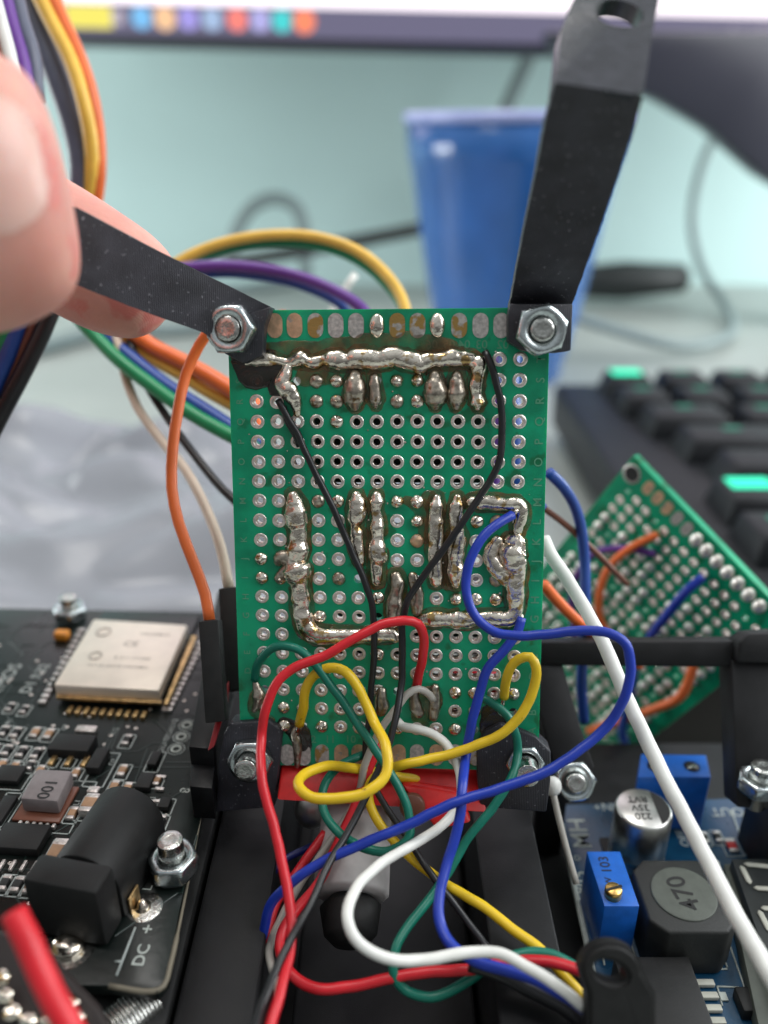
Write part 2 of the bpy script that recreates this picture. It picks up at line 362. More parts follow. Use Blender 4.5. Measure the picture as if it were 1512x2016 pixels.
# wall cables
def cable(name, pts, r, m, label, cat="cable", group=None):
    return tag(MB().wire(pts, r, 0.6 if r > 0.12 else 0.12).build(name, m), label, cat, group)
cable("power_cable", [PY(*p) for p in [(1420, 240, 70), (1380, 330, 70), (1362, 430, 70), (1378, 520, 68), (1420, 590, 64), (1445, 640, 58), (1410, 672, 52), (1330, 680, 50), (1230, 655, 50), (1120, 620, 50)]], 0.33, "cable_grey", "grey cable hanging down the wall right of the blue cup and curling on the desk")
cable("power_cable", [PY(*p) for p in [(452, 520, 70), (468, 450, 70), (500, 405, 70), (540, 390, 70), (580, 405, 70), (598, 450, 70), (602, 540, 70)]], 0.55, "cable_grey", "blurred grey cable looping up against the wall above the yellow wire")
cable("power_cable", [PY(*p) for p in [(1050, 95, 73), (1020, 160, 73), (985, 250, 73), (970, 400, 73)]], 0.6, "cable_grey", "dim grey cable hanging behind the monitor above the blue cup")
cable("desk_cable", [PY(*p) for p in [(300, 540, 66), (430, 520, 66), (560, 500, 64), (700, 475, 64), (830, 450, 64)]], 0.5, "cable_black", "dark blurred cable lying at the foot of the wall left of the cup")
cable("desk_cable", [PZ(*p) for p in [(330, 590, .4), (480, 570, .4), (620, 550, .4), (760, 545, .4)]], 0.5, "cable_grey", "pale grey cable on the desk behind the purple wire")
cable("desk_cable", [PZ(*p) for p in [(-60, 800, .5), (60, 842, .5), (170, 868, .5), (290, 850, .5), (420, 820, .5)]], 0.24, "cable_black", "black cable curving across the desk above the crumpled plastic bag")
cable("desk_cable", [PZ(*p) for p in [(60, 690, .5), (200, 655, .5), (330, 650, .5), (450, 640, .5)]], 0.5, "cable_grey", "grey blurred cable on the desk just below the fingertip")
pen = MB()
a, b = PZ(1100, 556, 2.0), PZ(1352, 548, 2.0)
pen.tube([a, a.lerp(b, .5), a.lerp(b, .96), b], [1.1, 1.5, 1.15, 0.7], 16)
tag(pen.build("marker_pen", "cable_black"), "thick dark marker-like object lying on the desk right of the cup", "marker")
# cup
cx, cy = PY(1012, 300, 47).x, 47.0
cup = thing("plastic_cup", (cx, cy, 0), "tall translucent blue plastic tumbler behind the circuit board", "cup")
MB().lathe([(0.05, 0.02), (3.3, 0.02), (3.45, 0.25), (3.6, 1.4), (3.7, 1.5), (4.3, 4.6), (4.95, 8.3), (5.45, 11.3), (5.55, 11.5), (5.7, 13.3), (5.55, 13.3), (4.8, 8.3), (4.15, 4.6), (3.4, 0.6), (0.05, 0.5)], (cx, cy, 0), n=48).build("cup_body", "cup_blue", cup)
MB().lathe([(5.58, 13.25), (5.78, 13.25), (5.84, 13.5), (5.78, 13.75), (5.6, 13.75), (5.5, 13.25)], (cx, cy, 0), n=48, close=False).build("cup_rim", "cup_rim", cup)
# keyboard
kb = thing("keyboard", (22, 30, 0), "black mechanical keyboard with green backlight behind the right circuit boards", "keyboard")
k0 = PZ(1092, 728, 3.2)
MB().box((k0.x + 22, k0.y - 9.5, 1.6), (44, 19, 2.0), None, 0.3).build("keyboard_case", "key_black", kb)
ky = k0.y - 1.6
for r in range(7):
    x = k0.x + 1.6 + [0, 0, .3, .8, 1.2, 0.4, 0.2][r]
    wds = [1.0] * 10
    if r in (2, 3, 4): wds[0] = [1.5, 1.8, 2.3][r - 2]
    for kx, wd in enumerate(wds):
        xx = x + wd * 1.2; 
        key = MB().box((xx, ky - r * 2.45, 3.0), (wd * 2.4 - 0.35, 2.05, 0.9), None, 0.12, top=(0.8, 0.78)).build("key", "key_black", kb)
        kp = Vector((xx, ky - r * 2.45, 3.4)) - CAM; kpx = 756 + FPX * kp.x / kp.dot(FW); kpy = 1008 + FPX * kp.dot(DN) / kp.dot(FW)
        bright = (r, kx) == (0, 0) or (abs(kpx - 1455) < 60 and abs(kpy - 985) < 26)
        if kx < 9:
            g = MB().box((xx, ky - r * 2.45 + 0.25, 3.47), ((1.25 if bright else 0.6), (0.75 if bright else 0.3), 0.03)).build("key_legend", "key_glow" if bright else "key_glow_dim", key, False)
        x += wd * 2.4
# crumpled bag
def bag():
    bm = bmesh.new(); nx, ny = 90, 70
    vs = [[None] * ny for _ in range(nx)]
    for i in range(nx):
        for j in range(ny):
            u = i / (nx - 1); v = j / (ny - 1)
            x = -19 + 20.5 * u; y = 19.5 + 14.5 * v
            q = Vector((x * 0.10, y * 0.20, 0)); h = 1.0 + 2.6 * abs(noise.noise(q)) + 1.6 * abs(noise.noise(q * 1.9 + Vector((3, 1, 2))))
            e = min(u, 1 - u, v, 1 - v) * 5; h *= min(1, e) ** 0.5
            jx = noise.noise(Vector((x, y, 4)) * 0.6) * 0.6
            vs[i][j] = bm.verts.new((x + jx, y + jx * 0.5, 0.05 + h))
    for i in range(nx - 1):
        for j in range(ny - 1): bm.faces.new((vs[i][j], vs[i + 1][j], vs[i + 1][j + 1], vs[i][j + 1]))
    m = MB(); m.bm = bm
    return m.build("plastic_bag", "bag", None, True, 180)
tag(bag(), "crumpled cloudy plastic bag lying on the desk behind the black board", "plastic bag")

# ------------------------------------------------------------------ printed case
case = thing("printed_case", (0, 8, 0), "black 3D-printed case carrying all the circuit boards", "case")
MB().box((0.5, 8.6, 1.0), (17, 8.6, 1.9), None, 0.08).build("case_base", "print_black", case)
MB().box((-1.86, 7.8, 3.1), (0.86, 7.9, 2.24), None, 0.04).build("case_wall", "print_black", case)
MB().box((1.68, 7.6, 3.05), (0.84, 8.2, 2.15), None, 0.04).build("case_wall", "print_black", case)
MB().box((0, 7.6, 2.25), (2.4, 8.0, 0.5), None, 0.05).build("case_floor", "print_black", case)
MB().box((-5.6, 8.6, 3.15), (6.5, 8.2, 2.2), None, 0.06).build("left_tray", "plastic_matte", case)

# foot clips that carry the main board
def poly(pts, h, vec, bev=0.02): return MB().prism([BP(x, y, h) for x, y in pts], vec, bev)
cl = thing("foot_clip", BP(488, 1500, 0), "black printed clip at the lower left corner of the main board", "clip", "printed clips under the main board")
poly([(440, 1445), (452, 1425), (530, 1418), (556, 1440), (548, 1520), (540, 1590), (424, 1600), (430, 1500)], 0.10, BN * -0.35, 0.03).build("clip_plate", "print_bracket", cl)
cl2 = thing("foot_clip", BP(1035, 1500, 0), "black ragged printed clip at the lower right corner of the main board", "clip", "printed clips under the main board")
poly([(938, 1470), (955, 1440), (985, 1425), (1030, 1440), (1055, 1452), (1085, 1480), (1084, 1540), (1076, 1600), (945, 1590), (940, 1540)], 0.10, BN * -0.35, 0.03).build("clip_plate", "print_bracket", cl2)

# ------------------------------------------------------------------ perfboard builder
def perf_frame(org, ex, ey, en):
    return lambda c, r, h=0.0: org + ex * ((c - 6.5) * PI_) + ey * ((r - 9.5) * PI_) + en * h
def substrate(F, topm, botm, nm, parent, mats, th=0.16, holes=None):
    bm = bmesh.new(); cache = {}
    def V(c, r, h):
        k = (round(c, 5), round(r, 5), h)
        if k not in cache: cache[k] = bm.verts.new(F(c, r, h))
        return cache[k]
    S = 16; rr = 0.058 / PI_
    for h in (0.0, -th):
        for c in range(14):
            for r in range(20):
                sq = []; ci = []
                for k in range(S):
                    a = 2 * math.pi * k / S + math.pi / 4
                    ca, sa = math.cos(a), math.sin(a); m = max(abs(ca), abs(sa))
                    sq.append(V(c + 0.5 * ca / m, r + 0.5 * sa / m, h)); ci.append(V(c + rr * ca, r + rr * sa, h))
                for k in range(S): bm.faces.new((sq[k], sq[(k + 1) % S], ci[(k + 1) % S], ci[k]))
        L, Rr, T, Bm = -0.5 - 0.86, 13.5 + 0.86, -0.5 - topm, 19.5 + botm
        # sample points along the grid border, matching the cell fans
        offs = sorted(set(round(0.5 * math.tan(2 * math.pi * k / S), 5) for k in (-2, -1, 0, 1, 2)))
        xs = sorted(set(round(c + o, 5) for c in range(14) for o in offs)); ys = sorted(set(round(r + o, 5) for r in range(20) for o in offs))
        for i in range(len(xs) - 1):
            bm.faces.new((V(xs[i], -0.5, h), V(xs[i + 1], -0.5, h), V(xs[i + 1], T, h), V(xs[i], T, h)))
            bm.faces.new((V(xs[i], 19.5, h), V(xs[i + 1], 19.5, h), V(xs[i + 1], Bm, h), V(xs[i], Bm, h)))
        for i in range(len(ys) - 1):
            bm.faces.new((V(-0.5, ys[i], h), V(-0.5, ys[i + 1], h), V(L, ys[i + 1], h), V(L, ys[i], h)))
            bm.faces.new((V(13.5, ys[i], h), V(13.5, ys[i + 1], h), V(Rr, ys[i + 1], h), V(Rr, ys[i], h)))
        for xa, xb in ((L, -0.5), (13.5, Rr)):
            for ya, yb in ((T, -0.5), (19.5, Bm)):
                bm.faces.new((V(xa, ya, h), V(xb, ya, h), V(xb, yb, h), V(xa, yb, h)))
    for c in range(14):
        for r in range(20):
            ring = [(c + rr * math.cos(2 * math.pi * k / S + math.pi / 4), r + rr * math.sin(2 * math.pi * k / S + math.pi / 4)) for k in range(S)]
            for k in range(S):
                x0, y0 = ring[k]; x1, y1 = ring[(k + 1) % S]
                bm.faces.new((V(x0, y0, 0.0), V(x1, y1, 0.0), V(x1, y1, -th), V(x0, y0, -th)))
    def side(pts):
        for i in range(len(pts) - 1):
            (x0, y0), (x1, y1) = pts[i], pts[i + 1]
            bm.faces.new((V(x0, y0, 0.0), V(x1, y1, 0.0), V(x1, y1, -th), V(x0, y0, -th)))
    side([(L, T)] + [(x, T) for x in xs] + [(Rr, T)]); side([(L, Bm)] + [(x, Bm) for x in xs] + [(Rr, Bm)])
    side([(L, T)] + [(L, y) for y in ys] + [(L, Bm)]); side([(Rr, T)] + [(Rr, y) for y in ys] + [(Rr, Bm)])
    bmesh.ops.recalc_face_normals(bm, faces=bm.faces)
    m = MB(); m.bm = bm
    return m.build(nm, mats, parent, False)
def eyelet(mb, F, c, r, en):
    S = 18; prof = [(0.048, -0.16), (0.048, 0.004), (0.054, 0.0085), (0.068, 0.009), (0.083, 0.007), (0.09, 0.001)]
    cc = F(c, r); ex = (F(c + 1, r) - cc).normalized(); ey = (F(c, r + 1) - cc).normalized(); rings = []
    jx, jy = random.uniform(-.004, .004), random.uniform(-.004, .004)
    for q, h in prof:
        rings.append([mb.bm.verts.new(cc + ex * (math.cos(2 * math.pi * k / S) * q + jx) + ey * (math.sin(2 * math.pi * k / S) * q + jy) + en * h) for k in range(S)])
    for i in range(len(rings) - 1):
        for k in range(S): mb.bm.faces.new((rings[i][k], rings[i][(k + 1) % S], rings[i + 1][(k + 1) % S], rings[i + 1][k]))
FR = Matrix((BX, BY, BN)).transposed()
pb = thing("perfboard", BC(6.5, 9.5), "upright green perfboard in sharp focus with silvery solder lines and many plated holes", "circuit board")
substrate(BC, 1.95, 1.72, "board_sheet", pb, "pcb_green")
GRID = ["............oo", "o..ds..ww...oo", "oo.dd..doo..oo"[:14], "oooosooooooooo", "oooooooooooooo", "oooooooooooooo", "oooooooooooooo",
        "oo.ds..ws.....", "oo.oo..ow..sg.", "oo.oo..og..o..", "s..oo..oo..o..", "ss.od......od.", "oo.ooos..owss.", "oo.soo........",
        "oo......oooooo", "oooooosooooooo", "oooooooooooooo", ".oooooo...ssos", "sssooo.....o..", "ss.soo.soos..."]
GRID[2] = "oo.dd..ds...oo"
GRID[18] = "sssooo....os.."
GRID[19] = "ss.soo.soos..."
covered = 0; ext = MB(); nh = 0
order = []
for r in range(20):
    for c in range(14):
        if GRID[r][c] == 'o': order.append((r, c))
for r, c in order:
    if nh < 100:
        m = MB(); eyelet(m, BC, c, r, BN); m.build("plated_hole", "tin", pb); nh += 1
    else: eyelet(ext, BC, c, r, BN)
tag(ext.build("plated_hole_field", "tin", pb), kind="stuff")
for r in range(20):
    for c in range(14):
        g = GRID[r][c]
        if g in 'sdwg':
            m = MB(); h = {'s': 0.5, 'd': 0.45, 'w': 0.7, 'g': 0.4}[g]
            m.lathe([(0.088, 0.0), (0.086, 0.012), (0.07, 0.03 * h * 2), (0.045, 0.062 * h * 1.5), (0.02, 0.08 * h * 1.5), (0.003, 0.083 * h * 1.5)], BC(c, r), BN, 18)
            for v in m.bm.verts: v.co += noise.noise_vector(v.co * 14) * 0.007
            if g in 'sd' and random.random() < 0.5: m.cyl(BC(c, r, 0.03), BC(c, r, 0.09 + random.random() * 0.03), 0.026, 0.018, 10)
            m.build("solder_joint", {'s': "solder", 'w': "solder", 'd': "solder_dull", 'g': "pad_copper"}[g], pb, True, 70)
# edge pads
def stadium(mb, c3, ex, ey, en, hw, hh, th=0.006, n=8):
    pts = []
    for s, a0 in ((1, 0), (-1, math.pi)):
        for k in range(n + 1):
            a = a0 + math.pi * k / n
            pts.append(c3 + ex * (hw * math.cos(a)) + ey * (s * (hh - hw) + hw * math.sin(a)) + en * 0.001)
    mb.prism(pts, en * th)
top_m = ["pad_copper", "pad_copper", "pad_stained", "pad_tin", "pad_tin", "blob", "pad_stained", "pad_stained", "blob", "pad_stained", "pad_tin", "pad_tin"]
for px, mm_ in zip([541, 580, 621, 661, 701, 742, 782, 822, 861, 904, 946, 987], top_m):
    m = MB(); p = BP(px, 641)
    if mm_ == "blob":
        m.blob(p, 0.1, (1.0, 1.55, 0.75), FR, 0.008); m.build("solder_joint", "solder", pb, True, 70)
    else: stadium(m, p, BX, BY, BN, 0.097, 0.153); m.build("edge_pad", mm_, pb)
for px in [566, 598, 634, 672, 706, 785, 821, 859, 896, 936, 964]:
    m = MB(); stadium(m, BP(px, 1486), BX, BY, BN, 0.094, 0.15); m.build("edge_pad", random.choice(["pad_stained", "pad_tin", "pad_copper"]), pb)
# solder runs (px, py, radius px)
RUNS = [
 ("solder", [(487,714,7),(505,709,12),(525,708,13),(548,711,8),(565,714,8),(580,712,11),(593,706,14),(604,712,9),(618,714,12),(634,709,9),(650,708,15),(668,709,17),(684,711,14),(700,706,17),(718,707,18),(735,708,18),(745,709,16),(765,705,19),(775,702,17),(790,706,16),(806,711,17),(826,716,18),(840,712,14),(857,708,12),(872,708,14),(892,705,16),(910,706,13),(931,708,11)]),
 ("solder", [(928,712,10),(940,716,15),(941,738,11),(937,758,13),(938,775,10),(940,795,13),(940,802,7)]),
 ("solder", [(568,722,9),(562,740,13),(556,755,15),(568,768,17),(578,783,14),(584,798,11),(585,816,6)]),
 ("solder_dull", [(700,738,11),(699,752,17),(699,772,19),(699,790,17),(700,800,10)]),
 ("solder_dull", [(737,742,8),(737,756,11),(739,772,10),(739,790,11),(740,799,6)]),
 ("solder_dull", [(856,738,10),(857,754,17),(858,775,20),(857,793,16),(857,801,8)]),
 ("solder_dull", [(900,738,9),(899,754,14),(899,775,17),(898,792,13),(898,801,7)]),
 ("solder", [(577,975,10),(581,990,16),(584,1010,20),(586,1030,20),(588,1040,15),(588,1060,15),(588,1080,19),(586,1093,19),(582,1103,17),(586,1118,26),(587,1135,24),(590,1150,16),(592,1165,16),(594,1190,16),(598,1215,17),(606,1236,18),(625,1249,16),(660,1252,15),(700,1251,14),(740,1250,13),(768,1249,12)]),
 ("solder_dull", [(548,1106,9),(553,1098,13),(566,1100,13),(578,1112,14)]),
 ("solder_dull", [(549,1140,9),(556,1132,11),(572,1122,14)]),
 ("solder", [(702,974,9),(703,985,14),(704,1005,17),(701,1022,15),(700,1038,9),(703,1050,12),(703,1070,11),(705,1085,12),(708,1105,10),(712,1118,4)]),
 ("solder", [(741,974,9),(742,988,13),(741,1005,10),(743,1018,10),(743,1040,14),(744,1058,12),(743,1075,16),(744,1095,17),(741,1112,11),(742,1130,11),(742,1146,9)]),
 ("solder", [(860,978,7),(859,995,12),(858,1012,12),(859,1030,14),(858,1050,14),(858,1072,13),(857,1090,13),(857,1110,13),(857,1130,13),(858,1147,10)]),
 ("solder", [(900,978,7),(899,995,12),(898,1012,13),(900,1040,13),(900,1062,16),(898,1085,17),(896,1102,13),(897,1120,16),(896,1138,13),(897,1150,9)]),
 ("solder", [(926,988,10),(950,988,14),(975,990,14),(1000,992,12),(1018,992,13),(1026,1000,12),(1026,1020,11),(1020,1038,10),(1019,1052,8)]),
 ("solder", [(1003,1062,12),(1015,1068,18),(1009,1088,25),(1012,1108,23),(1017,1128,17),(1013,1145,19),(1015,1165,17),(1015,1185,15),(1014,1203,14),(1004,1215,15),(985,1218,16),(962,1216,14),(940,1217,12),(920,1219,15),(900,1219,17),(882,1218,13),(866,1217,16),(848,1218,14),(832,1220,11)]),
 ("solder", [(981,1062,10),(970,1078,13),(966,1092,14),(972,1108,15),(980,1122,16),(992,1136,14),(1005,1148,12)]),
 ("solder_dull", [(779,1132,9),(783,1150,13),(780,1172,12),(777,1190,15),(775,1210,14),(774,1228,9)]),
 ("solder_dull", [(812,1132,8),(816,1148,10),(822,1168,11),(821,1188,12),(820,1204,9)]),
 ("solder", [(768,1247,12),(780,1252,11),(790,1250,8)]),
 ("solder_dull", [(501,1338,4),(505,1352,7),(510,1368,12),(507,1385,8),(500,1398,5)]),
 ("solder_dull", [(590,1430,6),(580,1445,8),(584,1458,9),(586,1475,8),(586,1495,6),(585,1509,4)]),
 ("solder_dull", [(752,1358,8),(750,1372,12),(752,1388,13),(750,1400,11)]),
 ("solder_dull", [(818,1350,7),(815,1370,9),(818,1390,11),(826,1404,10)]),
 ("solder_dull", [(856,1352,8),(858,1368,8),(855,1392,9),(853,1412,8)]),
 ("solder_dull", [(984,1430,9),(990,1445,11),(992,1460,8)]),
]
def solder_run(pts, m, fl=True):
    P3 = [BP(x, y) for x, y, r in pts]; sc = scale_at(P3[0])
    P, R = spline(P3, 0.022, [r * sc for _, _, r in pts])
    R = [r * 1.16 * (1 + 0.10 * noise.noise(p * 9)) for p, r in zip(P, R)]
    Q = [p + BN * (r * 0.22) for p, r in zip(P, R)]
    d0 = (P[0] - P[1]).normalized(); d1 = (P[-1] - P[-2]).normalized()
    Q = [Q[0] + d0 * R[0] * 0.75, Q[0] + d0 * R[0] * 0.5] + Q + [Q[-1] + d1 * R[-1] * 0.5, Q[-1] + d1 * R[-1] * 0.75]
    R = [R[0] * 0.25, R[0] * 0.75] + R + [R[-1] * 0.75, R[-1] * 0.25]
    MB().tube(Q, R, 20, 0.85, BN, jit=0.009, jsc=6).build("solder_trace", m, pb, True, 75)
def flux_film(pts, grow, m="flux", lift=0.012):
    P3 = [BP(x, y) for x, y, r in pts]; sc = scale_at(P3[0])
    P, R = spline(P3, 0.05, [(r + grow) * sc for _, _, r in pts])
    R = [r * (1 + 0.22 * noise.noise(p * 5 + Vector((9, 2, 1)))) for p, r in zip(P, R)]
    d0 = (P[0] - P[1]).normalized(); d1 = (P[-1] - P[-2]).normalized()
    Q = [P[0] + d0 * R[0] * 0.9, P[0] + d0 * R[0] * 0.6] + P + [P[-1] + d1 * R[-1] * 0.6, P[-1] + d1 * R[-1] * 0.9]
    R = [R[0] * 0.25, R[0] * 0.8] + R + [R[-1] * 0.8, R[-1] * 0.25]
    MB().tube(Q, R, 18, lift / max(max(R), 1e-3), BN, jit=0.01, jsc=6).build("flux_residue", m, pb, True, 180)
for m, pts in RUNS: solder_run(pts, m)
for i in (0, 1, 7, 10, 11, 12, 13, 14, 15, 17): flux_film(RUNS[i][1], 9)
for i in (3, 4, 5, 6): flux_film(RUNS[i][1], 9)
flux_film([(520, 690, 14), (620, 690, 17), (720, 678, 16), (820, 675, 16), (900, 690, 12)], 4)
flux_film([(600, 742, 16), (660, 738, 14), (700, 735, 10)], 4)
flux_film([(845, 980, 10), (880, 1060, 8), (880, 1150, 8)], 8)
flux_film([(800, 985, 8), (830, 1000, 12), (838, 1060, 8)], 4)
flux_film([(480, 712, 20), (500, 735, 26), (540, 740, 20), (545, 765, 12)], 6, "burnt_flux", 0.02)
flux_film([(470, 700, 12), (500, 700, 14), (530, 700, 8)], 6, "burnt_flux", 0.02)
flux_film([(962, 1400, 10), (970, 1425, 22), (1000, 1450, 24), (1030, 1455, 14)], 6, "burnt_flux", 0.02)
flux_film([(560, 1425, 12), (585, 1440, 18), (600, 1470, 12)], 4, "burnt_flux", 0.02)
flux_film([(505, 1370, 10), (500, 1395, 10), (530, 1420, 8)], 4, "flux", 0.02)
flux_film([(845, 1375, 24), (830, 1410, 22)], 4, "flux", 0.015)
# printed lettering of the board (seen from the solder side it reads turned and mirrored)
for i, ch in enumerate("TSRQPONMLKJIHGFEDCBA"):
    text(ch, BC(14.0, i, 0.003), -BY, -BX * 1.0, 0.15, "silk_faint", pb)
    if i in range(1, 17): text(ch, BC(-0.85, i, 0.003), -BY, -BX * 1.0, 0.12, "silk_faint", pb)
for n_, px in (("02", 990), ("03", 948), ("04", 914), ("05", 884), ("06", 850)):
    text(n_, BP(px, 679, 0.003), -BX, -BY, 0.15, "silk_faint", pb)
for n_, px in (("12", 612), ("11", 650), ("10", 690)):
    text(n_, BP(px, 1456, 0.003), BX, -BY, 0.15, "silk_faint", pb)
# component side: chips and sockets behind the board, seen through the holes
m = MB(); m.box(BC(6.9, 4.2, -0.65), (2.2, 1.0, 0.8), FR, 0.03); m.build("chip_socket", "plastic_black", pb)
m = MB(); m.box(BC(5.2, 15.0, -0.9), (1.1, 0.9, 0.5), FR, 0.03); m.build("chip_socket", "plastic_black", pb)
m = MB(); m.box(BC(9.6, 14.2, -0.75), (1.3, 0.7, 0.5), FR, 0.03); m.build("chip_socket", "plastic_black", pb)
m = MB(); m.box(BC(11, 17.5, -0.5), (0.8, 0.5, 0.35), FR, 0.03); m.build("terminal_body", "red_plastic", pb)

# ------------------------------------------------------------------ brackets
def bar3d(P, vec, nm, m, parent, bev=0.02, cut=None):
    return MB().prism(P, vec, bev).build(nm, m, parent)
lb = thing("printed_bracket", BP(455, 648, 0.1), "black printed arm bolted to the top left corner and pinched by the fingers", "bracket", "printed arms on the board's top corners")
nL = (BN * 0.9 + Vector((0, 0, 0))).normalized()
LBp = [PD(505, 590, 10.05), PD(533, 606, 10.15), PD(515, 650, 10.15), PD(516, 690, 10.2), PD(470, 706, 10.2), PD(420, 680, 10.1), PD(395, 655, 10.02), PD(260, 605, 9.6), PD(90, 538, 9.1), PD(-40, 485, 8.7), PD(40, 350, 8.7), PD(150, 408, 9.05), PD(300, 490, 9.5)]
def solid_strip(A, B, vec, nm, m, parent, jit=0.004):
    """ribbon between two edge lists, given thickness along vec"""
    mb = MB(); bm = mb.bm; vec = Vector(vec); n = len(A)
    def jv(p): return p + noise.noise_vector(p * 18) * jit
    f = [[bm.verts.new(jv(A[i].lerp(B[i], t))) for t in (0, .25, .5, .75, 1)] for i in range(n)]
    g = [[bm.verts.new(v.co + vec) for v in row] for row in f]
    for i in range(n - 1):
        for k in range(4):
            bm.faces.new((f[i][k], f[i][k + 1], f[i + 1][k + 1], f[i + 1][k])); bm.faces.new((g[i][k], g[i + 1][k], g[i + 1][k + 1], g[i][k + 1]))
        bm.faces.new((f[i][0], f[i + 1][0], g[i + 1][0], g[i][0])); bm.faces.new((f[i][4], g[i][4], g[i + 1][4], f[i + 1][4]))
    for k in range(4):
        bm.faces.new((f[0][k], g[0][k], g[0][k + 1], f[0][k + 1])); bm.faces.new((f[-1][k], f[-1][k + 1], g[-1][k + 1], g[-1][k]))
    bmesh.ops.recalc_face_normals(bm, faces=bm.faces)
    return mb.build(nm, m, parent, True, 30)
def resample(L, n):
    out = []; tot = [0]
    for i in range(1, len(L)): tot.append(tot[-1] + (L[i] - L[i - 1]).length)
    for k in range(n):
        s = tot[-1] * k / (n - 1); i = 1
        while i < len(L) - 1 and tot[i] < s: i += 1
        t = (s - tot[i - 1]) / max(tot[i] - tot[i - 1], 1e-9); out.append(L[i - 1].lerp(L[i], t))
    return out
A = resample([PD(-40, 348, 8.6), PD(150, 408, 8.95), PD(300, 488, 9.4), PD(420, 548, 9.8), PD(533, 604, 10.12)], 60)
B = resample([PD(-60, 480, 8.6), PD(90, 537, 8.95), PD(260, 605, 9.45), PD(400, 655, 9.85), PD(468, 706, 10.15)], 60)
solid_strip(A, B, -BN * 0.28, "bracket_arm", "print_bracket", lb)
MB().prism([BP(410, 640, 0.24), BP(533, 604, 0.24), BP(520, 640, 0.24), BP(516, 700, 0.24), BP(480, 716, 0.24), BP(440, 695, 0.24)], -BN * 0.235, 0.02).build("bracket_foot", "print_bracket", lb)
rb = thing("printed_bracket", BP(1065, 648, 0.1), "black printed arm standing up from the top right corner, bent near its holed end", "bracket", "printed arms on the board's top corners")
def lin(L, d0=10.02, d1=7.4, y0=600, y1=170): return [PD(x, y, 1 / (1 / d0 + (1 / d1 - 1 / d0) * (y0 - y) / (y0 - y1))) for x, y in L]
A = resample(lin([(1004, 600), (1036, 429), (1056, 332), (1074, 231), (1092, 162)]), 60)
B = resample(lin([(1126, 600), (1183, 445), (1220, 340), (1252, 243), (1266, 188)]), 60)
solid_strip(A, B, -BN * 0.3, "bracket_arm", "print_bracket", rb, 0.006)
# foot plate, ridged print
MB().prism([BP(1004, 598, 0.26), BP(1128, 598, 0.26), BP(1124, 690, 0.26), BP(1095, 694, 0.26), BP(1030, 690, 0.26), BP(1000, 672, 0.26), BP(1000, 620, 0.26)], -BN * 0.25, 0.02).build("bracket_foot", "print_bracket", rb)
# bent holed end
def holed_end():
    mb = MB(); bm = mb.bm
    o = PD(1222, 22, 8.0); n = 32
    corners = [PD(1092, 162, 7.4), PD(1266, 188, 7.4), PD(1284, 70, 7.85), PD(1300, -20, 8.25), PD(1270, -70, 8.5), PD(1180, -70, 8.5), PD(1128, 0, 8.2), PD(1104, 60, 7.9)]
    pn = (corners[1] - corners[0]).cross(corners[4] - corners[0]).normalized()
    o = o + pn * (corners[0] - o).dot(pn)
    ex = (corners[1] - corners[0]).normalized(); ey = pn.cross(ex)
    outer = resample(corners + [corners[0]], n + 1)[:-1]
    outer.sort(key=lambda p: math.atan2((p - o).dot(ey), (p - o).dot(ex)))
    vec = FW * 0.28
    rings = []
    for sft in (Vector((0, 0, 0)), vec):
        ro = [bm.verts.new(p + sft) for p in outer]
        ri = []
        for p in outer:
            a = math.atan2((p - o).dot(ey), (p - o).dot(ex)); ri.append(bm.verts.new(o + (ex * math.cos(a) + ey * math.sin(a)) * 0.24 + sft))
        rings.append((ro, ri))
    for k in range(n):
        j = (k + 1) % n
        bm.faces.new((rings[0][0][k], rings[0][0][j], rings[0][1][j], rings[0][1][k])); bm.faces.new((rings[1][0][k], rings[1][1][k], rings[1][1][j], rings[1][0][j]))
        bm.faces.new((rings[0][0][k], rings[1][0][k], rings[1][0][j], rings[0][0][j])); bm.faces.new((rings[0][1][k], rings[0][1][j], rings[1][1][j], rings[1][1][k]))
    bmesh.ops.recalc_face_normals(bm, faces=bm.faces)
    mb.build("bracket_tip", "tip_gloss", rb, True, 30)
holed_end()

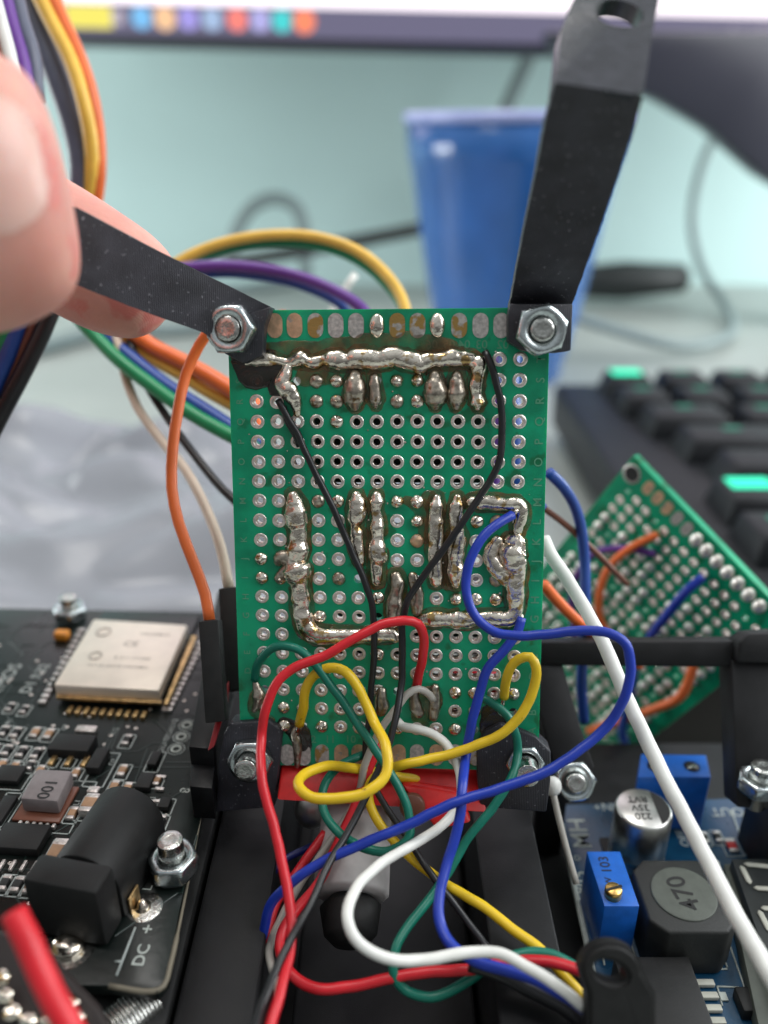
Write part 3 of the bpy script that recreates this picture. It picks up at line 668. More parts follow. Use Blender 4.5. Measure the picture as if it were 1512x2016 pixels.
# ------------------------------------------------------------------ nuts and bolts
def nut_bolt(name, p, ax, label, r=0.318, hn=0.24, stick=0.3, rb_=0.15, nm_="zinc", sink=0.3, rot=0.3, cat="bolt", group="bolts with hex nuts"):
    t = thing(name, p, label, cat, group); ax = Vector(ax).normalized()
    u = ax.orthogonal().normalized(); u = (Matrix.Rotation(rot, 3, ax) @ u); v = ax.cross(u)
    mb = MB(); bm = mb.bm; N = 36; rings = []
    def ring(fn, h): rings.append([bm.verts.new(p + ax * h + (u * math.cos(2 * math.pi * k / N) + v * math.sin(2 * math.pi * k / N)) * fn(2 * math.pi * k / N)) for k in range(N)])
    hexr = lambda a: r * math.cos(math.pi / 6) / math.cos((a % (math.pi / 3)) - math.pi / 6)
    ap = r * math.cos(math.pi / 6)
    ring(lambda a: rb_, 0); ring(lambda a: min(hexr(a), ap * 1.04), 0); ring(hexr, 0.035); ring(hexr, hn - 0.035)
    ring(lambda a: min(hexr(a), ap * 1.01), hn); ring(lambda a: ap * 0.80, hn + 0.004); ring(lambda a: ap * 0.74, hn - 0.006); ring(lambda a: rb_ * 1.12, hn - 0.012); ring(lambda a: rb_ * 0.98, hn - 0.06); ring(lambda a: rb_ * 0.98, 0.0)
    for i in range(len(rings) - 1):
        for k in range(N): bm.faces.new((rings[i][k], rings[i][(k + 1) % N], rings[i + 1][(k + 1) % N], rings[i + 1][k]))
    mb.build("nut", nm_, t, True, 32)
    prof = [(0.001, -sink), (rb_, -sink)]; h = -0.02
    while h < stick + hn - 0.03:
        prof += [(rb_ * 0.88, h), (rb_, h + 0.022)]; h += 0.045
    top = stick + hn
    prof += [(rb_ * 0.93, top - 0.015), (rb_ * 0.80, top + 0.004), (rb_ * 0.5, top - 0.004), (0.001, top - 0.008)]
    MB().lathe(prof, p, ax, 28).build("threaded_rod", "steel", t, True, 50)
    return t
nut_bolt("hex_bolt", BP(461, 650, 0.24), (BN + BX * -0.12 + BY * 0.0), "shiny hex nut and bolt end at the main board's top left corner", stick=0.02, hn=0.22)
nut_bolt("hex_bolt", BP(1063, 651, 0.27), (BN + BX * 0.04), "shiny hex nut and bolt end at the main board's top right corner", stick=0.02, hn=0.2, rot=0.55)
nut_bolt("hex_bolt", BP(495, 1492, 0.11), (BN + Vector((0, -0.1, -0.0))), "silver bolt end with nut at the main board's lower left corner", stick=0.22, hn=0.16)
nut_bolt("hex_bolt", BP(1033, 1500, 0.11), (BN + Vector((0, 0, 0))), "threaded bolt end at the main board's lower right corner behind the blue wire", stick=0.32, hn=0.10, r=0.26)
nut_bolt("hex_bolt", PZ(343, 1712, 4.66), UPZ, "upright bolt with hex nut beside the black power jack", stick=0.26, hn=0.25, rb_=0.155)
nut_bolt("hex_bolt", PZ(140, 1212, 4.66), UPZ, "small blurred bolt with nut at the far edge of the black board", stick=0.22, hn=0.2, rot=0.1)
nut_bolt("hex_bolt", PD(1128, 1535, 12.2), (BN + UPZ * 0.3), "blurred bolt and nut just right of the main board's foot", stick=0.1, hn=0.2)
nut_bolt("hex_bolt", PD(1492, 1552, 11.9), UPZ, "bolt with hex nut at the foot of the black post on the right", stick=0.2, hn=0.22, rb_=0.16)

# ------------------------------------------------------------------ left controller board
ZL = 4.60
lbd = thing("controller_board", PZ(200, 1600, ZL), "black microcontroller board with a shiny metal radio module and silver parts", "circuit board")
def LP(px, py, h=0.0): return PZ(px, py, ZL + h)
outl = [LP(-400, 1190), LP(455, 1206), LP(440, 1300), LP(398, 1600), LP(352, 1800), LP(331, 1925), LP(310, 1952), LP(215, 1940), LP(-100, 1935), LP(-600, 1900)]
MB().prism([p - UPZ * 0.16 for p in outl], UPZ * 0.16, 0.01).build("board_sheet", "pcb_black", lbd)
rimp, _ = spline([LP(444, 1290, -.02), LP(396, 1600, -.02), LP(334, 1905, -.02), LP(322, 1942, -.02), LP(300, 1952, -.02), LP(215, 1941, -.02)], 0.1)
MB().tube(rimp, [0.018] * (len(rimp) - 14) + [0.03] * 14, 8).build("board_edge", "edge_tan", lbd)
# local axes of that board
exL = (LP(314, 1363) - LP(114, 1353)).normalized(); eyL = (LP(190, 1221) - LP(114, 1353)).normalized(); eyL = (eyL - exL * eyL.dot(exL)).normalized()
RL = Matrix((exL, eyL, UPZ)).transposed()
# radio module
mod_o = (LP(114, 1368) + LP(314, 1378) + LP(370, 1240) + LP(190, 1229)) / 4
mo = MB().box(mod_o + UPZ * 0.05 + eyL * 0.25, (1.86, 2.3, 0.1), RL, 0.01).build("radio_module", "pcb_black", lbd)
MB().prism([LP(322, 1390, .11), LP(330, 1391, .11), LP(388, 1256, .11), LP(378, 1255, .11)], UPZ * 0.05, 0.01).build("gold_strip", "gold_edge", mo)
MB().prism([LP(112, 1378, .1), LP(318, 1389, .1), LP(319, 1383, .1), LP(112, 1372, .1)], UPZ * 0.06, 0.01).build("gold_strip", "gold_edge", mo)
MB().prism([LP(110, 1372, .1), LP(316, 1383, .1), LP(372, 1252, .1), LP(188, 1240, .1)], UPZ * 0.24, 0.035).build("metal_can", "shield", mo)
zt = 0.343
def LT(px, py): return PZ(px, py, ZL + zt)
text("CE", LT(258, 1268), exL, eyL, 0.22, "ink_can", mo, "printed_text")
text("WROOM-32", LT(305, 1249), exL, eyL, 0.10, "ink_can", mo, "printed_text")
text("R 211-171000", LT(260, 1296), exL, eyL, 0.11, "ink_can", mo, "printed_text")
text("FCC ID: 2AC7Z-WROOM32", LT(232, 1312), exL, eyL, 0.085, "ink_can", mo, "printed_text")
for pc, rad in ((LT(204, 1244), 0.12), (LT(188, 1291), 0.10)):
    pts = [pc + exL * math.cos(a) * rad + eyL * math.sin(a) * rad for a in [i * math.pi / 10 for i in range(21)]]
    MB().tube(pts, 0.012, 6).build("printed_ring", "ink_can", mo)
# castellations: right side, front
for i in range(14):
    t = i / 13
    p = LP(330 + (395 - 330) * t, 1397 + (1268 - 1397) * t, 0.03)
    MB().box(p, (0.16, 0.085, 0.06), RL, 0.01).build("solder_pin", "pad_tin", mo)
    q = LP(84 + (160 - 84) * t, 1382 + (1242 - 1382) * t, 0.03)
    MB().box(q, (0.12, 0.085, 0.06), RL, 0.01).build("solder_pin", "pad_tin", mo)
for i in range(10):
    t = i / 9; p = LP(138 + (283 - 138) * t, 1399 + (1409 - 1399) * t, 0.03)
    MB().box(p, (0.07, 0.16, 0.07), RL, 0.01).build("solder_pin", "gold_edge", mo)
def chip(px, py, sx, sy, sz, m, name, bev=0.02, parent=lbd, ZZ=None, R=RL, lift=0):
    base = PZ(px, py, ZZ if ZZ is not None else ZL)
    return MB().box(base + UPZ * (sz / 2 + lift), (sx, sy, sz), R, bev).build(name, m, parent)
def outline(px, py, sx, sy, parent=lbd, z=None, R=RL, m="silk_grey"):
    c = PZ(px, py, (ZL if z is None else z) + 0.006); x = R.col[0]; y = R.col[1]; mb = MB(); wln = 0.018
    for a, b in (((-1, -1), (1, -1)), ((1, -1), (1, 1)), ((1, 1), (-1, 1)), ((-1, 1), (-1, -1))):
        p = c + x * (a[0] * sx / 2) + y * (a[1] * sy / 2); q = c + x * (b[0] * sx / 2) + y * (b[1] * sy / 2)
        mid = (p + q) / 2; L = (q - p).length + wln
        mb.box(mid, (L if a[1] == b[1] else wln, wln if a[1] == b[1] else L, 0.006), R)
    return mb.build("silkscreen_outline", m, parent, False)
def smd(px, py, m="cap_tan", vertical=True, sx=0.08, sy=0.16, parent=lbd, z=None, R=RL, frame=True, h=0.06):
    c = PZ(px, py, ZL if z is None else z); y = R.col[1]
    o = MB().box(c + UPZ * h / 2, (sx, sy * 0.55, h), R, 0.006).build("chip_component", m, parent)
    e = MB(); e.box(c + y * sy * 0.40 + UPZ * h * .45, (sx * 1.08, sy * 0.28, h * 1.02), R, 0.01); e.build("solder_cap", "pad_tin", o)
    e = MB(); e.box(c - y * sy * 0.40 + UPZ * h * .45, (sx * 1.08, sy * 0.28, h * 1.02), R, 0.01); e.build("solder_cap", "pad_tin", o)
    if frame: outline(px, py, sx * 1.9, sy * 1.5, parent, z, R)
for px, py, m in [(8, 1442, "ink"), (32, 1445, "ink"), (70, 1445, "cap_tan"), (97, 1448, "cap_tan"), (-12, 1478, "ink"), (14, 1480, "ink"), (43, 1483, "ink"), (72, 1486, "ink"),
                  (250, 1460, "ink"), (242, 1520, "cap_tan"), (225, 1552, "cap_tan"), (251, 1556, "cap_tan"), (143, 1605, "cap_tan"), (246, 1618, "ink"), (271, 1624, "ink"),
                  (10, 1742, "ink"), (35, 1745, "ink"), (60, 1748, "cap_tan"), (275, 1665, "ink")]:
    smd(px, py, m, sx=0.10, sy=0.20)
smd(178, 1592, "cap_tan", sx=0.17, sy=0.30, h=0.13)
smd(112, 1690, "cap_tan", sx=0.17, sy=0.40, h=0.13)
# regulator
chip(145, 1478, 0.62, 0.36, 0.17, "plastic_matte", "regulator")
rg = lbd
MB().box(LP(170, 1437, 0.05), (0.32, 0.14, 0.08), RL, 0.02).build("regulator_tab", "pad_tin", lbd)
for px in (104, 136, 168): MB().box(LP(px, 1497 + (px - 104) * .04, 0.03), (0.08, 0.2, 0.06), RL, 0.015).build("regulator_pin", "gold_edge", lbd); outline(px, 1502 + (px - 104) * .04, 0.17, 0.2)
chip(195, 1507, 0.2, 0.42, 0.15, "plastic_matte", "diode")
outline(200, 1515, 0.3, 0.7)
MB().box(LP(184, 1556, 0.03), (0.16, 0.12, 0.06), RL, 0.02).build("solder_land", "pad_tin", lbd)
chip(287, 1545, 0.22, 0.3, 0.1, "plastic_matte", "small_chip")
for k in range(3):
    MB().box(LP(264 + k * 15, 1590 + k, 0.03), (0.04, 0.16, 0.05), RL, 0.01).build("chip_pin", "pad_tin", lbd)
    MB().box(LP(318 - k * 4, 1530 + k * 24, 0.03), (0.13, 0.05, 0.05), RL, 0.01).build("chip_pin", "pad_tin", lbd)
# inductor 100
ind = chip(92, 1585, 0.66, 0.66, 0.05, "w_brown", "inductor")
MB().prism([LP(45, 1598, .06), LP(119, 1604, .06), LP(148, 1542, .06), LP(78, 1538, .06)], UPZ * 0.24, 0.04).build("inductor_body", "inductor_grey", ind)
text("100", PZ(92, 1553, ZL + 0.308), -eyL * 1.0, exL, 0.24, "ink", ind, "printed_text")
outline(98, 1585, 0.95, 0.95)
tr = MB(); rt = random.Random(3)
for k in range(46):
    x0 = -7.5 + rt.random() * 5.0; y0 = 6.2 + rt.random() * 6.6; p = Vector((x0, y0, ZL + 0.004)); pts = [p]
    for j in range(4):
        a = math.radians(rt.choice([0, 45, 90, 90, 135])); p = p + Vector((math.cos(a), math.sin(a), 0)) * rt.uniform(0.2, 0.9)
        pts.append(Vector((min(p.x, -2.45), min(p.y, 13.0), ZL + 0.004)))
    if min((pts[i + 1] - pts[i]).length for i in range(4)) > 0.05: tr.tube(pts, 0.014, 6, 0.4, UPZ)
tag(tr.build("copper_trace_field", "trace_dark", lbd, False), kind="stuff")
vi = MB()
for k in range(90):
    c = Vector((-7.5 + rt.random() * 4.9, 6.2 + rt.random() * 6.6, ZL + 0.003)); vi.lathe([(0.012, 0.002), (0.016, 0.006), (0.026, 0.005), (0.03, 0.0)], c, UPZ, 10, False)
tag(vi.build("via_field", "tin", lbd), kind="stuff")
for px, py, sx, sy in ((122, 1548, 0.1, 0.1), (205, 1590, 0.12, 0.2), (218, 1640, 0.16, 0.1), (305, 1500, 0.09, 0.18), (325, 1588, 0.1, 0.12), (20, 1530, 0.24, 0.2), (8, 1600, 0.12, 0.3)):
    chip(px, py, sx * 1.6, sy * 1.6, 0.09, "plastic_matte", "small_chip"); outline(px, py, sx * 2.3, sy * 2.4)
for px, py in ((20, 1395), (48, 1400), (150, 1525), (310, 1540), (300, 1612), (318, 1620), (60, 1510), (30, 1512), (230, 1598), (80, 1520), (5, 1508)):
    smd(px, py, rt.choice(["ink", "cap_tan"]), sx=0.09, sy=0.17)
for k, (t_, px, py) in enumerate([("C7", 128, 1432), ("R12", 226, 1440), ("U3", 175, 1570), ("C21", 290, 1640), ("R5", 18, 1420), ("L1", 152, 1580), ("D2", 222, 1500), ("Q1", 300, 1575)]):
    text(t_, LP(px, py, .006), eyL, -exL, 0.11, "silk_grey", lbd)
# driver chip with gull legs
dc = chip(45, 1660, 0.62, 0.42, 0.14, "plastic_matte", "driver_chip")
for k in range(6):
    t = k / 5
    MB().box(PZ(-40 + 108 * t, 1702 + 4 * t, ZL + 0.03), (0.045, 0.16, 0.05), RL, 0.012).build("chip_pin", "pad_tin", dc)
    MB().box(PZ(40 + 66 * t, 1622 + 6 * t, ZL + 0.04), (0.045, 0.07, 0.07), RL, 0.012).build("chip_pin", "pad_tin", dc)
# holes near header
for i, (px, py) in enumerate([(368, 1428), (357, 1451), (347, 1475)]):
    MB().lathe([(0.05, 0.002), (0.085, 0.008), (0.085, 0.012), (0.05, 0.012)], LP(px, py, 0.004), UPZ, 24, False).build("plated_hole", "silk_white", lbd)
    MB().lathe([(0.12, 0.002), (0.12, 0.006), (0.135, 0.006), (0.135, 0.002)], LP(px, py, 0.004), UPZ, 8, False).build("silkscreen_outline", "silk_grey", lbd)
text("D15/IO33/IO32", LP(330, 1448, .006), -eyL, exL, 0.12, "silk_grey", lbd)
text("D1 R32", LP(70, 1335, .006), eyL, -exL, 0.26, "silk_grey", lbd)
text("EMOS", LP(12, 1335, .006), eyL, -exL, 0.32, "silk_grey", lbd)
text("8", LP(363, 1556, .006), -eyL, exL, 0.2, "silk_white", lbd)
text("DC", LP(279, 1880, .006), eyL, -exL, 0.19, "silk_white", lbd)
text("+", LP(292, 1829, .006), eyL, -exL, 0.22, "silk_white", lbd)
text("L", LP(291, 1748, .006), eyL, -exL, 0.16, "silk_white", lbd)
MB().tube([LP(229, 1921, .008), LP(266, 1826, .008)], 0.014, 6).build("silkscreen_line", "silk_grey", lbd)
MB().tube([LP(226, 1893, .008), LP(240, 1893, .008)], 0.012, 6).build("silkscreen_line", "silk_grey", lbd)
MB().box(LP(122, 1250, .08), (0.26, 0.18, 0.16), RL, 0.04).build("orange_capacitor", "orange_part", lbd)
MB().lathe([(0.001, 0.012), (0.18, 0.01), (0.21, 0.002)], LP(285, 1786, 0.004), UPZ, 32, False).build("solder_pad", "steel", lbd)
MB().lathe([(0.10, 0.0), (0.06, 0.04), (0.04, 0.10), (0.02, 0.11)], LP(281, 1785, 0.014), UPZ, 16).build("solder_joint", "solder", lbd)
MB().lathe([(0.001, 0.012), (0.20, 0.01), (0.26, 0.002)], LP(140, 1868, 0.004), UPZ, 32, False).build("solder_pad", "steel", lbd)
MB().blob(LP(132, 1862, 0.06), 0.17, (1.1, .9, .6), RL, 0.02).build("solder_joint", "solder", lbd)
# power jack
jk = thing("power_jack", PZ(200, 1780, ZL), "black barrel power jack at the near end of the black board", "connector")
jx = -3.42
Rj = Matrix.Rotation(math.radians(-12), 3, 'Z')
def JP(x, y, z): return Vector((jx, 7.1, ZL)) + Rj @ Vector((x, y, z))
mb = MB()
prof = []
for k in range(25):
    a = math.pi * k / 24; prof.append((0.46 * math.cos(a), 0.42 + 0.48 * math.sin(a)))
prof = [(0.46, 0.0)] + prof + [(-0.46, 0.0)]
mb.prism([JP(x, -0.28, z) for x, z in prof], JP(0, 0.85, 0) - JP(0, -0.28, 0), 0.03); mb.build("jack_barrel", "plastic_matte", jk, True, 30)
MB().box(JP(0.0, -0.50, 0.46), (0.92, 0.40, 0.88), Rj, 0.07).build("jack_face", "plastic_matte", jk)
MB().box(JP(0.49, -0.1, 0.12), (0.03, 0.22, 0.24), Rj, 0.005).build("jack_lug", "gold_edge", jk)

# tall pin header with sleeves
hd = thing("pin_header", PZ(420, 1500, ZL), "long tall black pin socket strip between the black board and the main board", "connector")
hb = [(373, 1592), (428, 1592), (478, 1230), (425, 1230)]
mb = MB(); mb.prism([PZ(x, y, ZL + 0.85) for x, y in [(371, 1470), (420, 1474), (466, 1165), (428, 1165)]], UPZ * -0.85, 0.02); mb.build("socket_strip", "plastic_black", hd)
mb = MB(); mb.prism([PZ(x, y, ZL + 0.55) for x, y in [(373, 1548), (418, 1552), (428, 1470), (378, 1466)]], UPZ * -0.55, 0.02); mb.build("socket_end", "plastic_black", hd)
for k in range(7):
    t = k / 6
    MB().box(PZ(423 + 22 * t, 1560 - 110 * t, ZL + 0.02), (0.06, 0.14, 0.05), RL, 0.01).build("header_pad", "pad_tin", hd)
rs = MB().prism([PD(409, 1478, 11.0), PD(421, 1470, 11.0), PD(447, 1385, 11.3), PD(455, 1300, 11.7), PD(449, 1300, 11.7), PD(432, 1390, 11.3)], FW * 0.1, 0.005)
tag(rs.build("red_strap", "w_dark_red"), "dark red strip showing between the pin socket and the main board", "strap")
def sleeve(px0, py0, px1, py1, d0, d1, label):
    a = PD(px0, py0, d0); b = PD(px1, py1, d1); ax = (b - a).normalized()
    sx = ax.cross(FW).normalized(); sy = ax.cross(sx); R = Matrix((sx, sy, ax)).transposed()
    t = thing("jumper_sleeve", a, label, "connector", "black jumper sleeves on the pin header")
    MB().box((a + b) / 2, (0.27, 0.27, (b - a).length), R, 0.02).build("sleeve_body", "plastic_matte", t)
    MB().box(a - ax * 0.003, (0.19, 0.19, 0.01), R).build("sleeve_mouth", "ink", t)
sleeve(414, 1222, 428, 1420, 11.2, 11.0, "black jumper sleeve holding the orange wire's end")
sleeve(452, 1160, 462, 1360, 12.0, 11.6, "black jumper sleeve holding the cream wire's end")

# ------------------------------------------------------------------ second perfboard at right
T2, R2, B2 = C2W(4.598, -1.0155, 15.2327), C2W(6.8218, 1.9142, 13.6605), C2W(4.7087, 5.7294, 17.7809)
e2x = (R2 - T2).normalized(); e2y = (B2 - R2).normalized(); e2y = (e2y - e2x * e2x.dot(e2y)).normalized(); n2 = -(e2x.cross(e2y)).normalized()
if n2.dot(CAM - T2) < 0: n2 = -n2
org2 = T2 + e2x * 2.0 + e2y * 3.0
F2 = perf_frame(org2, e2x, e2y, n2)
p2 = thing("perfboard", org2, "second green perfboard tilted like a diamond at right, blurred, with glaring solder", "circuit board")
substrate(F2, 1.95, 1.72, "board_sheet", p2, "pcb_green")
FR2 = Matrix((e2x, e2y, n2)).transposed()
ex2 = MB(); cnt = 0
for r in range(20):
    for c in range(14):
        if random.random() < (0.28 if r > 5 else 0.1):
            continue
        if cnt < 60: 
            m = MB(); eyelet(m, F2, c, r, n2); m.build("plated_hole", "tin", p2); cnt += 1
        else: eyelet(ex2, F2, c, r, n2)
tag(ex2.build("plated_hole_field", "tin", p2), kind="stuff")
dm = MB()
for r in range(3, 20):
    for c in range(14):
        if random.random() < 0.42: dm.blob(F2(c, r, 0.01), 0.10, (1, 1, 0.9), FR2, 0.008, 2)
tag(dm.build("solder_joint_field", "solder_glare", p2), kind="stuff")
for c in range(12):
    m = MB()
    if c < 5: stadium(m, F2(c + 1, -1.5, 0), e2x, e2y, n2, 0.095, 0.15); m.build("edge_pad", "pad_copper" if c < 3 else "pad_tin", p2)
    else: m.blob(F2(c + 1, -1.45, 0.0), 0.12, (1.0, 1.25, 0.75), FR2, 0.004); m.build("solder_joint", "solder_glare", p2, True, 70)
MB().lathe([(0.15, 0.002), (0.19, 0.01), (0.19, 0.002)], F2(-0.6, -1.3, 0), n2, 24, False).build("mounting_ring", "pad_tin", p2)
MB().lathe([(0.001, 0.004), (0.15, 0.004)], F2(-0.6, -1.3, 0), n2, 24, False).build("mounting_hole", "ink", p2)
def P2(px, py, h=0.0):
    r = ray(px, py); o = org2 + n2 * h
    return CAM + r * ((o - CAM).dot(n2) / r.dot(n2))
def wire(name, pts, r, m, label, group=None, step=0.08):
    return tag(MB().wire(pts, r, step).build(name, m), label, "wire", group)
GB = "wires of the second perfboard"
wire("jumper_wire", [P2(1295, 1052, .08), P2(1240, 1080, .3), P2(1200, 1115, .5), P2(1182, 1160, .6), P2(1180, 1210, .6), P2(1200, 1250, .5), P2(1240, 1270, .3), P2(1260, 1290, .1)], 0.075, "w_orange", "orange wire arching over the upper part of the diamond-tilted perfboard", GB)
wire("jumper_wire", [P2(1385, 1135, .1), P2(1350, 1165, .3), P2(1310, 1215, .35), P2(1275, 1262, .2), P2(1262, 1290, .15)], 0.085, "w_blue", "short blue wire across the middle of the diamond-tilted perfboard", GB)
wire("jumper_wire", [PD(1080, 930, 12.2), PD(1110, 960, 12.4), PD(1138, 1015, 12.8), PD(1150, 1090, 13), PD(1152, 1180, 13), PD(1150, 1260, 13.2), PD(1145, 1340, 13.4), PD(1150, 1420, 13.8)], 0.085, "w_rblue", "blue wire dropping down behind the main board's right edge", GB)
wire("jumper_wire", [PD(1070, 1000, 12.6), PD(1110, 1030, 12.8), PD(1160, 1075, 13.2), PD(1205, 1120, 13.6), PD(1235, 1150, 13.9)], 0.05, "w_brown", "thin brown wire crossing the tilted perfboard from the upper left", GB)
wire("jumper_wire", [P2(1290, 1090, .1), P2(1230, 1080, .2), P2(1170, 1090, .3), P2(1130, 1150, .35), P2(1128, 1220, .35), P2(1140, 1290, .3)], 0.07, "w_purple", "purple wire curving round the left of the tilted perfboard", GB)
wire("jumper_wire", [PD(1070, 1150, 12.4), PD(1095, 1180, 12.6), PD(1140, 1225, 12.9), PD(1200, 1270, 13.2), PD(1260, 1310, 13.5)], 0.085, "w_orange", "red-orange wire running down to the right behind the white wire", GB)
wire("jumper_wire", [P2(1370, 1300, .2), P2(1340, 1370, .3), P2(1290, 1395, .35), P2(1220, 1420, .35), P2(1160, 1440, .3)], 0.09, "w_orange", "orange wire below the black crossbar in front of the tilted board", GB)
wire("jumper_wire", [P2(1250, 1310, .3), P2(1240, 1380, .4), P2(1225, 1440, .4), P2(1235, 1480, .3)], 0.09, "w_rblue", "blue wire standing below the black crossbar", GB)

# red strip under: black support frame right
fr = thing("support_frame", PD(1300, 1290, 12.3), "black printed frame with a crossbar and post standing in front of the tilted perfboard", "frame")
MB().prism([PD(1040, 1264, 12.6), PD(1440, 1262, 12.3), PD(1600, 1262, 12.2), PD(1600, 1316, 12.2), PD(1440, 1314, 12.3), PD(1040, 1310, 12.6)], FW * 0.5, 0.04).build("crossbar", "print_black", fr)
MB().prism([PD(1440, 1300, 12.25), PD(1620, 1300, 12.25), PD(1600, 1600, 11.9), PD(1452, 1590, 11.9)], FW * 0.5, 0.03).build("post", "print_black", fr)
MB().prism([PD(1455, 1262, 12.1), PD(1475, 1248, 12.1), PD(1600, 1240, 12.1), PD(1600, 1310, 12.1), PD(1450, 1305, 12.1)], FW * 0.4, 0.05).build("post_cap", "print_black", fr)
MB().prism([PD(1040, 1306, 12.6), PD(1108, 1308, 12.6), PD(1140, 1420, 12.5), PD(1172, 1515, 12.3), PD(1095, 1520, 12.3), PD(1060, 1400, 12.5)], FW * 0.4, 0.04).build("slanted_leg", "print_black", fr)
MB().box((6.5, 9.4, 3.0), (1.6, 0.9, 2.3), None, 0.05).build("frame_foot", "print_black", fr)
MB().box((2.75, 10.3, 2.9), (0.45, 0.4, 2.0), None, 0.05).build("frame_foot", "print_black", fr)
tag(MB().box((7.5, 17.0, 1.2), (11, 4.2, 2.4), None, 0.1).build("dark_backing", "w_dark"), "dark brown block added as backing behind the tilted perfboard", "box")  # added block, darkens the gap where pale desk would show

# ------------------------------------------------------------------ blue voltage converter board
ZR = 2.62
cv = thing("converter_board", PZ(1300, 1750, ZR), "blue voltage converter board with silver capacitor, black coil and small display", "circuit board")
outR = [PZ(1096, 1585, ZR), PZ(1760, 1560, ZR), PZ(2100, 2200, ZR), PZ(1240, 2250, ZR), PZ(1161, 1888, ZR)]
MB().prism(outR, UPZ * -0.16, 0.01).build("board_sheet", "pcb_blue", cv)
RR = Matrix.Identity(3)
MB().tube([PZ(1098, 1590, ZR - .02), PZ(1162, 1890, ZR - .02), PZ(1240, 2250, ZR - .02)], 0.045, 8).build("board_edge", "silk_white", cv)  # highlight along the left rim, painted as a pale strip
for a, b in [((1170, 1790), (1190, 1900)), ((1240, 1850), (1262, 1930)), ((1425, 1828), (1500, 2040)), ((1418, 1868), (1432, 1905)), ((1432, 1908), (1388, 1908)), ((1412, 1942), (1455, 1944)), ((1412, 1942), (1422, 1980)), ((1440, 1595), (1470, 1685))]:
    MB().tube([PZ(*a, ZR + .008), PZ(*b, ZR + .008)], 0.013, 6).build("silkscreen_line", "silk_white", cv)
text("MH", PZ(1142, 1640, ZR + .006), YV, -XV, 0.42, "silk_white", cv)
text("o", PZ(1134, 1689, ZR + .006), YV, -XV, 0.22, "silk_white", cv)
text("5", PZ(1142, 1722, ZR + .006), YV, -XV, 0.3, "silk_white", cv)
text("2596", PZ(1146, 1760, ZR + .006), YV, -XV, 0.26, "silk_white", cv)
text("OUT", PZ(1432, 1598, ZR + .006), -XV, -YV, 0.26, "silk_grey", cv)
text("IN+", PZ(1190, 1588, ZR + .006), -XV, -YV, 0.24, "silk_grey", cv)
text("OFF", PZ(1345, 1650, ZR + .006), YV, -XV, 0.2, "silk_grey", cv)
# trimpot
tp = MB().prism([PZ(x, y, 3.62) for x, y in [(1155, 1676), (1221, 1676), (1259, 1784), (1190, 1784)]], UPZ * -1.0, 0.012).build("trimmer", "blue_part", cv)
text("103", PZ(1192, 1702, 3.626), YV, -XV, 0.20, "ink", tp, "printed_text")
text("W", PZ(1199, 1735, 3.626), YV, -XV, 0.13, "ink", tp, "printed_text")
ts = MB(); pp = PZ(1206, 1764, 3.61)
ts.lathe([(0.115, 0), (0.115, 0.13), (0.10, 0.15), (0.001, 0.15)], pp, UPZ, 20); ts.build("trimmer_screw", "brass", tp)
MB().box(pp + UPZ * 0.152, (0.24, 0.035, 0.01), Matrix.Rotation(.3, 3, 'Z')).build("screw_slot", "ink", tp, False)
# capacitor
cc = PZ(1268, 1590, 3.75); cc.z = ZR
hC = 3.75 - ZR
MB().lathe([(0.36, 0.0), (0.42, 0.05), (0.42, hC * 0.24), (0.385, hC * 0.29), (0.42, hC * 0.34), (0.42, hC - 0.05), (0.40, hC - 0.012), (0.38, hC), (0.001, hC)], cc, UPZ, 48).build("electrolytic_capacitor", "alu", cv)
ctop = cc + UPZ * (hC + 0.004)
mseg = [ctop + Vector((math.cos(a) * 0.375, math.sin(a) * 0.375, 0)) for a in [math.radians(-62 + 124 * k / 14) for k in range(15)]]
MB().prism(mseg, UPZ * 0.003).build("polarity_mark", "ink", cv, False)
for i_, s_ in enumerate(("220", "35V", "RVT")):
    text(s_, ctop + Vector((-0.06, -0.17 + 0.17 * i_, 0.004)), -XV, -YV, 0.17, "ink", cv, "printed_text")
MB().box(cc + Vector((0, 0, 0.03)), (0.9, 0.9, 0.06), None, 0.02).build("capacitor_base", "plastic_black", cv)
# coil
co = MB(); cpx = PZ(1346, 1760, 3.45); cpx.z = ZR
def rrect(c, hx, hy, ch):
    return [c + Vector(p) for p in [(hx - ch, hy, 0), (hx, hy - ch, 0), (hx, -hy + ch, 0), (hx - ch, -hy, 0), (-hx + ch, -hy, 0), (-hx, -hy + ch, 0), (-hx, hy - ch, 0), (-hx + ch, hy, 0)]]
coil = co.prism(rrect(cpx, 0.60, 0.60, 0.2), UPZ * 0.83, 0.05, 3).build("inductor", "ferrite", cv)
MB().lathe([(0.44, 0.82), (0.44, 0.845), (0.42, 0.85), (0.001, 0.85)], cpx, UPZ, 40).build("inductor_core", "ferrite_grey", coil)
text("470", cpx + Vector((0.0, 0, 0.856)), YV * 1.0 - XV * .2, -XV - YV * .2, 0.38, "ink", coil, "printed_text")
MB().box(PZ(1342, 1893, ZR + .05), (0.42, 0.14, 0.1), None, 0.03).build("inductor_pad", "steel", cv)
MB().box(PZ(1235, 1695, ZR + .3), (0.12, 0.12, 0.1), None, 0.02).build("solder_land", "pad_tin", cv)
